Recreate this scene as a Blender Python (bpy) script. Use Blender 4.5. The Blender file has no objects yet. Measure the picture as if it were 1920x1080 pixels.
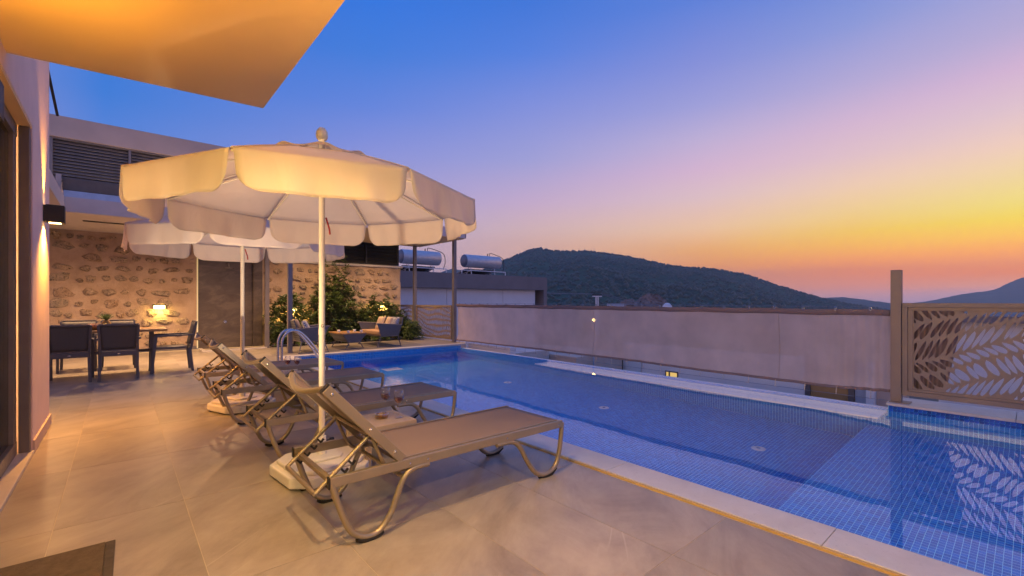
import bpy, bmesh, math, random
from mathutils import Vector, Matrix
R = math.radians
rnd = random.Random(7)
S = bpy.context.scene
COL = S.collection

# ------------------------------------------------------------ camera
HEYE = 1.22
YAW = R(40.9)
cd = bpy.data.cameras.new('camera')
cam = bpy.data.objects.new('camera', cd); COL.objects.link(cam)
cam.location = (0, 0, HEYE)
cam.rotation_euler = (R(90), 0, -YAW)
cd.sensor_width = 36; cd.lens = 849 / 1920 * 36
cd.shift_y = 25 / 1920
cd.clip_start = 0.05; cd.clip_end = 60000
S.camera = cam

# ------------------------------------------------------------ exposure
S.view_settings.view_transform = 'Standard'
S.view_settings.look = 'None'
S.view_settings.exposure = 0.0
S.view_settings.gamma = 1.0
S.view_settings.use_curve_mapping = False
S.render.engine = 'CYCLES'
S.cycles.max_bounces = 8
S.cycles.diffuse_bounces = 4
S.cycles.glossy_bounces = 4
S.cycles.transmission_bounces = 8
S.cycles.transparent_max_bounces = 16
S.cycles.volume_bounces = 0
S.cycles.sample_clamp_indirect = 6
S.cycles.blur_glossy = 0.5

# ------------------------------------------------------------ node helpers
def lin(c):
    return tuple(((v / 255) / 12.92 if v / 255 <= 0.04045 else ((v / 255 + 0.055) / 1.055) ** 2.4) for v in c[:3])

class NT:
    def __init__(s, nt): s.nt = nt; s.n = nt.nodes; s.l = nt.links
    def node(s, t, **kw):
        x = s.n.new(t)
        for k, v in kw.items():
            setattr(x, k, v)
        return x
    def put(s, inp, v):
        if v is None: return
        if hasattr(v, 'is_output') or isinstance(v, bpy.types.NodeSocket): s.l.new(v, inp)
        else:
            if isinstance(v, tuple) and len(v) == 3 and inp.type == 'RGBA': v = (*v, 1)
            inp.default_value = v
    def math(s, op, a, b=None, c=None, clamp=False):
        x = s.node('ShaderNodeMath', operation=op, use_clamp=clamp)
        s.put(x.inputs[0], a)
        if b is not None: s.put(x.inputs[1], b)
        if c is not None: s.put(x.inputs[2], c)
        return x.outputs[0]
    def vmath(s, op, a, b=None):
        x = s.node('ShaderNodeVectorMath', operation=op)
        s.put(x.inputs[0], a)
        if b is not None: s.put(x.inputs[1], b)
        return x.outputs[0]
    def mix(s, f, a, b, blend='MIX'):
        x = s.node('ShaderNodeMix', data_type='RGBA', blend_type=blend)
        s.put(x.inputs[0], f); s.put(x.inputs[6], a); s.put(x.inputs[7], b)
        return x.outputs[2]
    def ramp(s, f, stops, interp='LINEAR'):
        x = s.node('ShaderNodeValToRGB')
        x.color_ramp.interpolation = interp
        el = x.color_ramp.elements
        while len(el) < len(stops): el.new(0.5)
        for e, (p, c) in zip(el, stops):
            e.position = p
            e.color = (*c, 1) if isinstance(c, tuple) else (c, c, c, 1)
        s.put(x.inputs[0], f)
        return x.outputs[0]
    def noise(s, vec, scale, detail=4, rough=0.55, dist=0.0, out=0):
        x = s.node('ShaderNodeTexNoise')
        if vec is not None: s.put(x.inputs['Vector'], vec)
        x.inputs['Scale'].default_value = scale; x.inputs['Detail'].default_value = detail
        x.inputs['Roughness'].default_value = rough; x.inputs['Distortion'].default_value = dist
        return x.outputs[out]
    def mapping(s, vec, scale=(1, 1, 1), rot=(0, 0, 0), loc=(0, 0, 0)):
        x = s.node('ShaderNodeMapping')
        s.put(x.inputs[0], vec); x.inputs['Scale'].default_value = scale
        x.inputs['Rotation'].default_value = rot; x.inputs['Location'].default_value = loc
        return x.outputs[0]
    def bump(s, h, strength=0.3, dist=0.01):
        x = s.node('ShaderNodeBump')
        x.inputs['Strength'].default_value = strength; x.inputs['Distance'].default_value = dist
        s.put(x.inputs['Height'], h)
        return x.outputs[0]

# ------------------------------------------------------------ world: dusk sky, glow around the set sun (azimuth towards +X)
HAZE = .00050; HAZECOL = (.15, .17, .30)
world = bpy.data.worlds.new('World'); S.world = world; world.use_nodes = True
def make_world():
    t = NT(world.node_tree); t.n.clear()
    tc = t.node('ShaderNodeTexCoord')
    sep = t.node('ShaderNodeSeparateXYZ'); t.l.new(tc.outputs['Generated'], sep.inputs[0])
    x, y, z = sep.outputs
    el = t.math('DEGREES', t.math('ARCSINE', z)) if False else t.math('MULTIPLY', t.math('ARCSINE', z), 180 / math.pi)
    az = t.math('MULTIPLY', t.math('ARCTAN2', x, y), 180 / math.pi)      # from +Y clockwise
    SUNAZ = 40.9 + 51
    d = t.math('SUBTRACT', az, SUNAZ)
    d = t.math('WRAP', d, 180.0, -180.0)
    d = t.math('ABSOLUTE', d)
    T = 90.0
    hi = [(42, (62, 122, 214)), (60, (62, 118, 210)), (90, (62, 116, 206))]
    cols = {
      0: [(0, (165, 150, 185)), (.7, (182, 156, 182)), (1.5, (222, 160, 150)), (2.5, (232, 146, 112)), (3.5, (242, 160, 75)), (4.6, (253, 178, 45)), (5.6, (254, 200, 48)), (7, (246, 218, 88)), (8.2, (241, 222, 125)), (10.6, (242, 216, 160)), (13, (242, 208, 188)), (16, (224, 196, 205)), (19, (213, 180, 210)), (22, (184, 172, 210)), (25.5, (165, 165, 213)), (32, (110, 140, 215))],
      14: [(0, (176, 150, 175)), (.7, (195, 152, 165)), (1.5, (214, 150, 145)), (3, (228, 146, 108)), (4.2, (238, 160, 80)), (5.5, (244, 182, 78)), (7, (241, 198, 108)), (9, (239, 205, 145)), (11.5, (238, 204, 178)), (14.5, (224, 192, 200)), (17.5, (212, 182, 208)), (21, (182, 170, 212)), (26, (142, 154, 215)), (32, (100, 134, 215))],
      28: [(0, (180, 150, 165)), (1.5, (205, 148, 140)), (4, (216, 152, 116)), (6, (229, 171, 120)), (8.4, (232, 192, 160)), (12, (220, 190, 195)), (15, (212, 180, 206)), (18.4, (190, 175, 212)), (21.8, (160, 160, 215)), (26, (135, 145, 215)), (31.7, (98, 130, 215))],
      49: [(0, (175, 150, 165)), (3, (195, 158, 155)), (7, (206, 169, 163)), (9, (206, 176, 180)), (12.3, (195, 170, 200)), (17.3, (160, 160, 212)), (23.3, (130, 145, 218)), (28.7, (90, 130, 220)), (33.6, (70, 120, 215))],
      68: [(0, (165, 150, 172)), (6, (180, 162, 188)), (12, (165, 160, 206)), (18.3, (135, 146, 216)), (22.3, (105, 135, 218)), (27.6, (74, 126, 217)), (32.4, (60, 120, 220))],
      93: [(0, (130, 138, 182)), (8, (120, 140, 200)), (14, (98, 134, 212)), (19, (70, 126, 213)), (25, (62, 120, 214)), (33, (56, 112, 210))],
    }
    prev = None; pd = None
    cols[125] = [(0, (205, 165, 180)), (8, (222, 182, 192)), (16, (206, 176, 200)), (24, (165, 162, 212)), (33, (108, 142, 214))]
    def air(e, c):          # the haze box dims and veils the low sky: start from the clearer sky beyond it
        L = lin(c); tau = HAZE * min(122 / max(math.sin(R(e)), 1e-3), 1900); tr_ = math.exp(-tau)
        return tuple(max(l * .06, (l - h * (1 - tr_)) / tr_) for l, h in zip(L, HAZECOL))
    for k in sorted(cols):
        st = [(e / T, air(e, c)) for e, c in cols[k] + hi]
        c = t.ramp(t.math('DIVIDE', el, T, clamp=True), st)
        if prev is None: prev = c
        else:
            f = t.math('DIVIDE', t.math('SUBTRACT', d, float(pd)), float(k - pd), clamp=True)
            prev = t.mix(f, prev, c)
        pd = k
    # below the horizon the same dusk air, dimmer
    low = t.math('MULTIPLY', z, -30.0, clamp=True)
    prev = t.mix(low, prev, lin((70, 75, 100)))
    bg = t.node('ShaderNodeBackground'); t.l.new(prev, bg.inputs[0]); bg.inputs[1].default_value = 1.0
    out = t.node('ShaderNodeOutputWorld'); t.l.new(bg.outputs[0], out.inputs[0])
make_world()

# ------------------------------------------------------------ materials
VEIN = -39
def mat_base(name):
    m = bpy.data.materials.new(name); m.use_nodes = True
    t = NT(m.node_tree); b = m.node_tree.nodes['Principled BSDF']
    return m, t, b

def plain(name, col, rough=0.6, metal=0.0, var=0.12, vscale=6.0, bump=0.15, bscale=60.0, bdist=0.002, spec=0.5, coat=0.0, per_obj=0.0):
    m, t, b = mat_base(name)
    tc = t.node('ShaderNodeTexCoord')
    n = t.noise(tc.outputs['Object'], vscale, 5)
    dark = tuple(c * (1 - var) for c in col); light = tuple(min(1, c * (1 + var)) for c in col)
    c = t.ramp(n, [(0.3, dark), (0.7, light)])
    if per_obj:
        oi = t.node('ShaderNodeObjectInfo')
        v = t.math('MULTIPLY_ADD', oi.outputs['Random'], 2 * per_obj, 1 - per_obj)
        hv = t.node('ShaderNodeHueSaturation'); t.l.new(c, hv.inputs['Color']); t.l.new(v, hv.inputs['Value']); c = hv.outputs[0]
    t.l.new(c, b.inputs['Base Color'])
    b.inputs['Metallic'].default_value = metal
    b.inputs['Specular IOR Level'].default_value = spec
    rn = t.math('MULTIPLY_ADD', t.noise(tc.outputs['Object'], vscale * 3, 3), 0.2, rough - 0.1, clamp=True)
    t.l.new(rn, b.inputs['Roughness'])
    if coat: b.inputs['Coat Weight'].default_value = coat
    if bump: t.l.new(t.bump(t.noise(tc.outputs['Object'], bscale, 3), bump, bdist), b.inputs['Normal'])
    return m

def m_floor_tile():
    m, t, b = mat_base('floor_porcelain')
    g = t.node('ShaderNodeNewGeometry'); oi = t.node('ShaderNodeObjectInfo')
    off = t.node('ShaderNodeCombineXYZ'); t.l.new(t.math('MULTIPLY', oi.outputs['Random'], 37.0), off.inputs[0]); t.l.new(t.math('MULTIPLY', oi.outputs['Random'], 91.0), off.inputs[1])
    p = t.vmath('ADD', g.outputs['Position'], off.outputs[0])
    st = t.mapping(t.mapping(p, (1, 1, 1), (0, 0, R(VEIN))), (.9, 1.8, 1))
    base = t.noise(st, 1.3, 8, 0.68, 0.8)
    c = t.ramp(base, [(0.3, (.16, .132, .108)), (0.48, (.285, .245, .205)), (0.7, (.41, .36, .305))])
    fine = t.noise(t.mapping(t.mapping(p, (1, 1, 1), (0, 0, R(VEIN))), (1, 2.0, 1)), 4.0, 8, 0.65)
    c = t.mix(0.35, c, t.ramp(fine, [(0.3, (.20, .17, .14)), (0.7, (.41, .365, .315))]))
    # long thin pale veins: contour lines of a stretched noise, kept only in places
    vn = t.noise(t.mapping(t.mapping(p, (1, 1, 1), (0, 0, R(VEIN))), (.09, 1.9, 1)), 1.5, 2.0, 0.4, 0.15)
    line = t.math('SUBTRACT', 1.0, t.math('DIVIDE', t.math('ABSOLUTE', t.math('SUBTRACT', vn, 0.565)), 0.004), clamp=True)
    msk = t.ramp(t.noise(p, 0.9, 2), [(0.50, 0.0), (0.62, 1.0)])
    c = t.mix(t.math('MULTIPLY', t.math('MULTIPLY', line, msk), 0.22), c, (.68, .61, .53))
    hv = t.node('ShaderNodeHueSaturation'); t.l.new(c, hv.inputs['Color'])
    t.l.new(t.math('MULTIPLY_ADD', oi.outputs['Random'], 0.22, 0.87), hv.inputs['Value'])
    t.l.new(hv.outputs[0], b.inputs['Base Color'])
    t.l.new(t.math('MULTIPLY_ADD', fine, 0.22, 0.24), b.inputs['Roughness'])
    t.l.new(t.bump(t.noise(p, 90, 3), 0.06, 0.001), b.inputs['Normal'])
    return m

def m_marble(name, c0, c1, rough=0.35):
    m, t, b = mat_base(name)
    g = t.node('ShaderNodeNewGeometry')
    n = t.noise(g.outputs['Position'], 3.0, 8, 0.65, 0.8)
    c = t.ramp(n, [(0.3, c0), (0.7, c1)])
    sp = t.ramp(t.noise(g.outputs['Position'], 45, 4), [(0.62, 0.0), (0.72, 1.0)])
    c = t.mix(t.math('MULTIPLY', sp, 0.25), c, tuple(v * .6 for v in c0))
    t.l.new(c, b.inputs['Base Color']); b.inputs['Roughness'].default_value = rough
    t.l.new(t.bump(t.noise(g.outputs['Position'], 40, 4), 0.12, 0.002), b.inputs['Normal'])
    return m

def m_mosaic():
    m, t, b = mat_base('pool_mosaic')
    P = 0.038
    g = t.node('ShaderNodeNewGeometry')
    sp = t.node('ShaderNodeSeparateXYZ'); t.l.new(g.outputs['Position'], sp.inputs[0])
    sn = t.node('ShaderNodeSeparateXYZ'); t.l.new(g.outputs['True Normal'], sn.inputs[0])
    lines = None; cells = []
    for i in range(3):
        q = t.math('DIVIDE', sp.outputs[i], P)
        f = t.math('FRACT', q)
        e = t.math('LESS_THAN', t.math('ABSOLUTE', t.math('SUBTRACT', f, 0.5)), 0.042)
        e = t.math('MULTIPLY', e, t.math('LESS_THAN', t.math('ABSOLUTE', sn.outputs[i]), 0.5))
        lines = e if lines is None else t.math('MAXIMUM', lines, e)
        cells.append(t.math('FLOOR', t.math('ADD', q, 0.5)))
    cv = t.node('ShaderNodeCombineXYZ')
    for i in range(3): t.l.new(cells[i], cv.inputs[i])
    wn = t.node('ShaderNodeTexWhiteNoise'); t.l.new(cv.outputs[0], wn.inputs[0])
    tile = t.ramp(wn.outputs[0], [(0.0, (.001, .155, .52)), (0.5, (.002, .20, .62)), (1.0, (.004, .27, .74))])
    c = t.mix(lines, tile, (.36, .88, .98))
    t.l.new(c, b.inputs['Base Color'])
    t.l.new(t.math('MULTIPLY_ADD', lines, 0.5, 0.15), b.inputs['Roughness'])
    return m

def m_water():
    m, t, b = mat_base('water')
    t.n.remove(b); out = [x for x in t.n if x.type == 'OUTPUT_MATERIAL'][0]
    g = t.node('ShaderNodeNewGeometry')
    n = t.noise(g.outputs['Position'], 1.6, 3, 0.5)
    bp = t.bump(n, 0.09, 0.01)
    rf = t.node('ShaderNodeBsdfRefraction'); rf.inputs[0].default_value = (.95, .98, 1, 1); rf.inputs['IOR'].default_value = 1.33; rf.inputs['Roughness'].default_value = 0
    gl = t.node('ShaderNodeBsdfGlossy'); gl.inputs['Roughness'].default_value = 0.0; gl.inputs[0].default_value = (1, 1, 1, 1)
    fr = t.node('ShaderNodeFresnel'); fr.inputs[0].default_value = 1.5
    for x in (rf, gl): t.l.new(bp, x.inputs['Normal'])
    f2 = t.node('ShaderNodeNewGeometry')
    mx = t.node('ShaderNodeMixShader'); t.l.new(t.math('MINIMUM', fr.outputs[0], .20), mx.inputs[0]); t.l.new(rf.outputs[0], mx.inputs[1]); t.l.new(gl.outputs[0], mx.inputs[2])
    tr = t.node('ShaderNodeBsdfTransparent')      # light leaving upwards keeps its full hemisphere
    m2 = t.node('ShaderNodeMixShader'); t.l.new(f2.outputs['Backfacing'], m2.inputs[0]); t.l.new(mx.outputs[0], m2.inputs[1]); t.l.new(tr.outputs[0], m2.inputs[2])
    t.l.new(m2.outputs[0], out.inputs[0])
    return m

def m_glass(name, tint=(1, 1, 1), solid=False, ior=1.5):
    m, t, b = mat_base(name)
    if solid:
        b.inputs['Base Color'].default_value = (*tint, 1); b.inputs['Roughness'].default_value = 0.02
        b.inputs['Transmission Weight'].default_value = .85; b.inputs['IOR'].default_value = 1.33
        return m
    t.n.remove(b); out = [x for x in t.n if x.type == 'OUTPUT_MATERIAL'][0]
    gl = t.node('ShaderNodeBsdfGlossy'); gl.inputs['Roughness'].default_value = 0.02
    tr = t.node('ShaderNodeBsdfTransparent'); tr.inputs[0].default_value = (*tint, 1)
    lw = t.node('ShaderNodeLayerWeight'); lw.inputs[0].default_value = 0.35
    mx = t.node('ShaderNodeMixShader'); t.l.new(t.math('MULTIPLY_ADD', lw.outputs['Facing'], .7, .05), mx.inputs[0]); t.l.new(tr.outputs[0], mx.inputs[1]); t.l.new(gl.outputs[0], mx.inputs[2])
    t.l.new(mx.outputs[0], out.inputs[0])
    return m

def m_door_glass():
    m, t, b = mat_base('door_glazing')
    t.n.remove(b); out = [x for x in t.n if x.type == 'OUTPUT_MATERIAL'][0]
    gl = t.node('ShaderNodeBsdfGlossy'); gl.inputs['Roughness'].default_value = 0.0; gl.inputs[0].default_value = (.85, .88, .9, 1)
    tr = t.node('ShaderNodeBsdfTransparent'); tr.inputs[0].default_value = (.55, .58, .58, 1)
    fr = t.node('ShaderNodeFresnel'); fr.inputs[0].default_value = 3.0
    tc = t.node('ShaderNodeTexCoord')
    t.l.new(t.bump(t.noise(tc.outputs['Object'], 1.2, 2), 0.02, 0.005), gl.inputs['Normal'])
    mx = t.node('ShaderNodeMixShader'); t.l.new(fr.outputs[0], mx.inputs[0]); t.l.new(tr.outputs[0], mx.inputs[1]); t.l.new(gl.outputs[0], mx.inputs[2])
    t.l.new(mx.outputs[0], out.inputs[0])
    return m

def m_fabric(name, col, trans=0.25, weave=400, alpha=0.0, var=0.05, folds=0.3):
    m, t, b = mat_base(name)
    out = [x for x in t.n if x.type == 'OUTPUT_MATERIAL'][0]
    tc = t.node('ShaderNodeTexCoord')
    n = t.noise(tc.outputs['Object'], 2.5, 4)
    c = t.ramp(n, [(0.3, tuple(v * (1 - var) for v in col)), (0.7, tuple(min(1, v * (1 + var)) for v in col))])
    wv = t.noise(t.mapping(tc.outputs['Object'], (1, 1, .35)), weave, 2)
    fo = t.noise(t.mapping(tc.outputs['Object'], (1.4, 1.4, .5)), 5, 3, 0.5, 0.6)
    h = t.math('MULTIPLY_ADD', wv, 0.02, t.math('MULTIPLY', fo, folds))
    bm = t.bump(h, 0.55, 0.02)
    t.l.new(c, b.inputs['Base Color']); b.inputs['Roughness'].default_value = 0.85; b.inputs['Specular IOR Level'].default_value = 0.2
    t.l.new(bm, b.inputs['Normal'])
    sh = b.outputs[0]
    if trans:
        tl = t.node('ShaderNodeBsdfTranslucent'); t.l.new(c, tl.inputs[0]); t.l.new(bm, tl.inputs['Normal'])
        mx = t.node('ShaderNodeMixShader'); mx.inputs[0].default_value = trans
        t.l.new(sh, mx.inputs[1]); t.l.new(tl.outputs[0], mx.inputs[2]); sh = mx.outputs[0]
    if alpha:
        tr = t.node('ShaderNodeBsdfTransparent')
        mx = t.node('ShaderNodeMixShader'); mx.inputs[0].default_value = alpha
        t.l.new(sh, mx.inputs[1]); t.l.new(tr.outputs[0], mx.inputs[2]); sh = mx.outputs[0]
    t.l.new(sh, out.inputs[0])
    return m

def m_wood(name, c0, c1, rough=0.45, axis=0, scale=6):
    m, t, b = mat_base(name)
    tc = t.node('ShaderNodeTexCoord')
    sc = [8, 8, 8]; sc[axis] = 0.7
    n = t.noise(t.mapping(tc.outputs['Object'], tuple(sc)), scale, 5, 0.6, 0.4)
    t.l.new(t.ramp(n, [(0.3, c0), (0.7, c1)]), b.inputs['Base Color'])
    b.inputs['Roughness'].default_value = rough
    t.l.new(t.bump(n, 0.2, 0.002), b.inputs['Normal'])
    return m

def m_emit(name, col, strength):
    m, t, b = mat_base(name)
    tc = t.node('ShaderNodeTexCoord')
    n = t.noise(tc.outputs['Object'], 8, 2)
    t.l.new(t.ramp(n, [(0.3, tuple(v * .9 for v in col)), (0.7, col)]), b.inputs['Emission Color'])
    b.inputs['Base Color'].default_value = (.5, .5, .5, 1)
    b.inputs['Emission Strength'].default_value = strength
    return m

def m_weave(name, c0, c1, scale=60, rough=0.6, holes=False):
    m, t, b = mat_base(name)
    tc = t.node('ShaderNodeTexCoord')
    ck = t.node('ShaderNodeTexBrick'); t.l.new(t.mapping(tc.outputs['Object'], (1, 1, 1), (R(90), 0, 0)), ck.inputs['Vector'])
    ck.inputs['Scale'].default_value = scale; ck.inputs['Mortar Size'].default_value = 0.045
    ck.inputs['Color1'].default_value = (*c0, 1); ck.inputs['Color2'].default_value = (*c0, 1); ck.inputs['Mortar'].default_value = (*c1, 1)
    t.l.new(ck.outputs[0], b.inputs['Base Color']); b.inputs['Roughness'].default_value = rough
    t.l.new(t.bump(ck.outputs['Fac'], -0.8, 0.004), b.inputs['Normal'])
    return m

def m_stone_mortar():
    m, t, b = mat_base('lime_mortar')
    g = t.node('ShaderNodeNewGeometry')
    n = t.noise(g.outputs['Position'], 2.2, 8, 0.65)
    c = t.ramp(n, [(0.25, (.33, .23, .15)), (0.5, (.46, .335, .235)), (0.8, (.56, .43, .32))])
    t.l.new(c, b.inputs['Base Color']); b.inputs['Roughness'].default_value = 0.9
    h = t.math('ADD', t.noise(g.outputs['Position'], 9, 6, 0.7), t.math('MULTIPLY', t.noise(g.outputs['Position'], 2.5, 3), 1.5))
    t.l.new(t.bump(h, 0.9, 0.03), b.inputs['Normal'])
    return m

def m_stone():
    m, t, b = mat_base('field_stone')
    tc = t.node('ShaderNodeTexCoord'); oi = t.node('ShaderNodeObjectInfo'); g = t.node('ShaderNodeNewGeometry')
    n = t.noise(g.outputs['Position'], 14, 8, 0.7, 0.5)
    base = t.ramp(oi.outputs['Random'], [(0.0, (.2, .14, .085)), (0.25, (.3, .22, .15)), (0.5, (.26, .22, .17)), (0.75, (.36, .27, .18)), (1.0, (.28, .17, .10))])
    c = t.mix(t.ramp(t.noise(g.outputs['Position'], 7, 8, 0.75, 0.8), [(0.42, 0.0), (0.62, 0.9)]), base, (.50, .38, .27))
    c = t.mix(t.ramp(t.noise(g.outputs['Position'], 34, 5, .7), [(0.36, 0.9), (0.48, 0.0)]), c, (.05, .032, .02))
    t.l.new(c, b.inputs['Base Color']); b.inputs['Roughness'].default_value = 0.85
    t.l.new(t.bump(n, 1.0, 0.03), b.inputs['Normal'])
    return m

def m_slate():
    m, t, b = mat_base('shower_slate')
    g = t.node('ShaderNodeNewGeometry')
    p = t.mapping(t.mapping(g.outputs['Position'], (1, 1, 1), (0, R(14), 0)), (1, 1, 2.2))
    n = t.noise(p, 1.8, 8, 0.65, 1.2)
    t.l.new(t.ramp(n, [(0.25, (.06, .045, .037)), (0.5, (.10, .078, .062)), (0.62, (.14, .11, .085)), (0.8, (.09, .07, .055))]), b.inputs['Base Color'])
    b.inputs['Roughness'].default_value = 0.4
    t.l.new(t.bump(n, 0.3, 0.01), b.inputs['Normal'])
    return m

def m_leaf(name, c0, c1):
    m, t, b = mat_base(name)
    out = [x for x in t.n if x.type == 'OUTPUT_MATERIAL'][0]
    g = t.node('ShaderNodeNewGeometry')
    n = t.noise(g.outputs['Position'], 3.5, 3)
    rp = t.math('MULTIPLY_ADD', g.outputs['Random Per Island'], 0.6, t.math('MULTIPLY', n, 0.4))
    c = t.ramp(rp, [(0.15, c0), (0.8, c1)])
    t.l.new(c, b.inputs['Base Color']); b.inputs['Roughness'].default_value = 0.38
    tl = t.node('ShaderNodeBsdfTranslucent'); t.l.new(c, tl.inputs[0])
    mx = t.node('ShaderNodeMixShader'); mx.inputs[0].default_value = 0.25
    t.l.new(b.outputs[0], mx.inputs[1]); t.l.new(tl.outputs[0], mx.inputs[2]); t.l.new(mx.outputs[0], out.inputs[0])
    return m

def m_hill(name, cols, scale=0.02, rock=0.0):
    m, t, b = mat_base(name)
    g = t.node('ShaderNodeNewGeometry')
    p = g.outputs['Position']
    n = t.noise(p, scale, 8, 0.6)
    c = t.ramp(n, [(0.3, cols[0]), (0.55, cols[1]), (0.75, cols[2])])
    vo = t.node('ShaderNodeTexVoronoi'); t.l.new(p, vo.inputs['Vector']); vo.inputs['Scale'].default_value = scale * 9
    c = t.mix(t.ramp(vo.outputs['Distance'], [(0.15, 0.6), (0.5, 0.0)]), c, tuple(v * .35 for v in cols[0]))
    if rock:
        r = t.ramp(t.noise(p, scale * 5, 6, 0.75), [(0.60, 0.0), (0.68, 1.0)])
        c = t.mix(t.math('MULTIPLY', r, rock), c, (.2, .18, .15))
    t.l.new(c, b.inputs['Base Color']); b.inputs['Roughness'].default_value = 1.0; b.inputs['Specular IOR Level'].default_value = 0.0
    t.l.new(t.bump(vo.outputs['Distance'], 0.8, 3.0), b.inputs['Normal'])
    return m

def m_cushion(name, c0, c1, kind):
    m, t, b = mat_base(name)
    tc = t.node('ShaderNodeTexCoord')
    if kind == 'stripe':
        w = t.node('ShaderNodeTexWave'); t.l.new(tc.outputs['Object'], w.inputs['Vector']); w.bands_direction = 'Z'
        w.inputs['Scale'].default_value = 9; c = t.mix(t.ramp(w.outputs[0], [(0.45, 0.0), (0.6, 1.0)]), c0, c1)
    else:
        w = t.node('ShaderNodeTexChecker'); t.l.new(tc.outputs['Object'], w.inputs[0]); w.inputs['Scale'].default_value = 34
        c = t.mix(w.outputs['Fac'], c0, c1)
    t.l.new(c, b.inputs['Base Color']); b.inputs['Roughness'].default_value = 0.9
    t.l.new(t.bump(t.noise(tc.outputs['Object'], 9, 3), 0.5, 0.02), b.inputs['Normal'])
    return m

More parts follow.
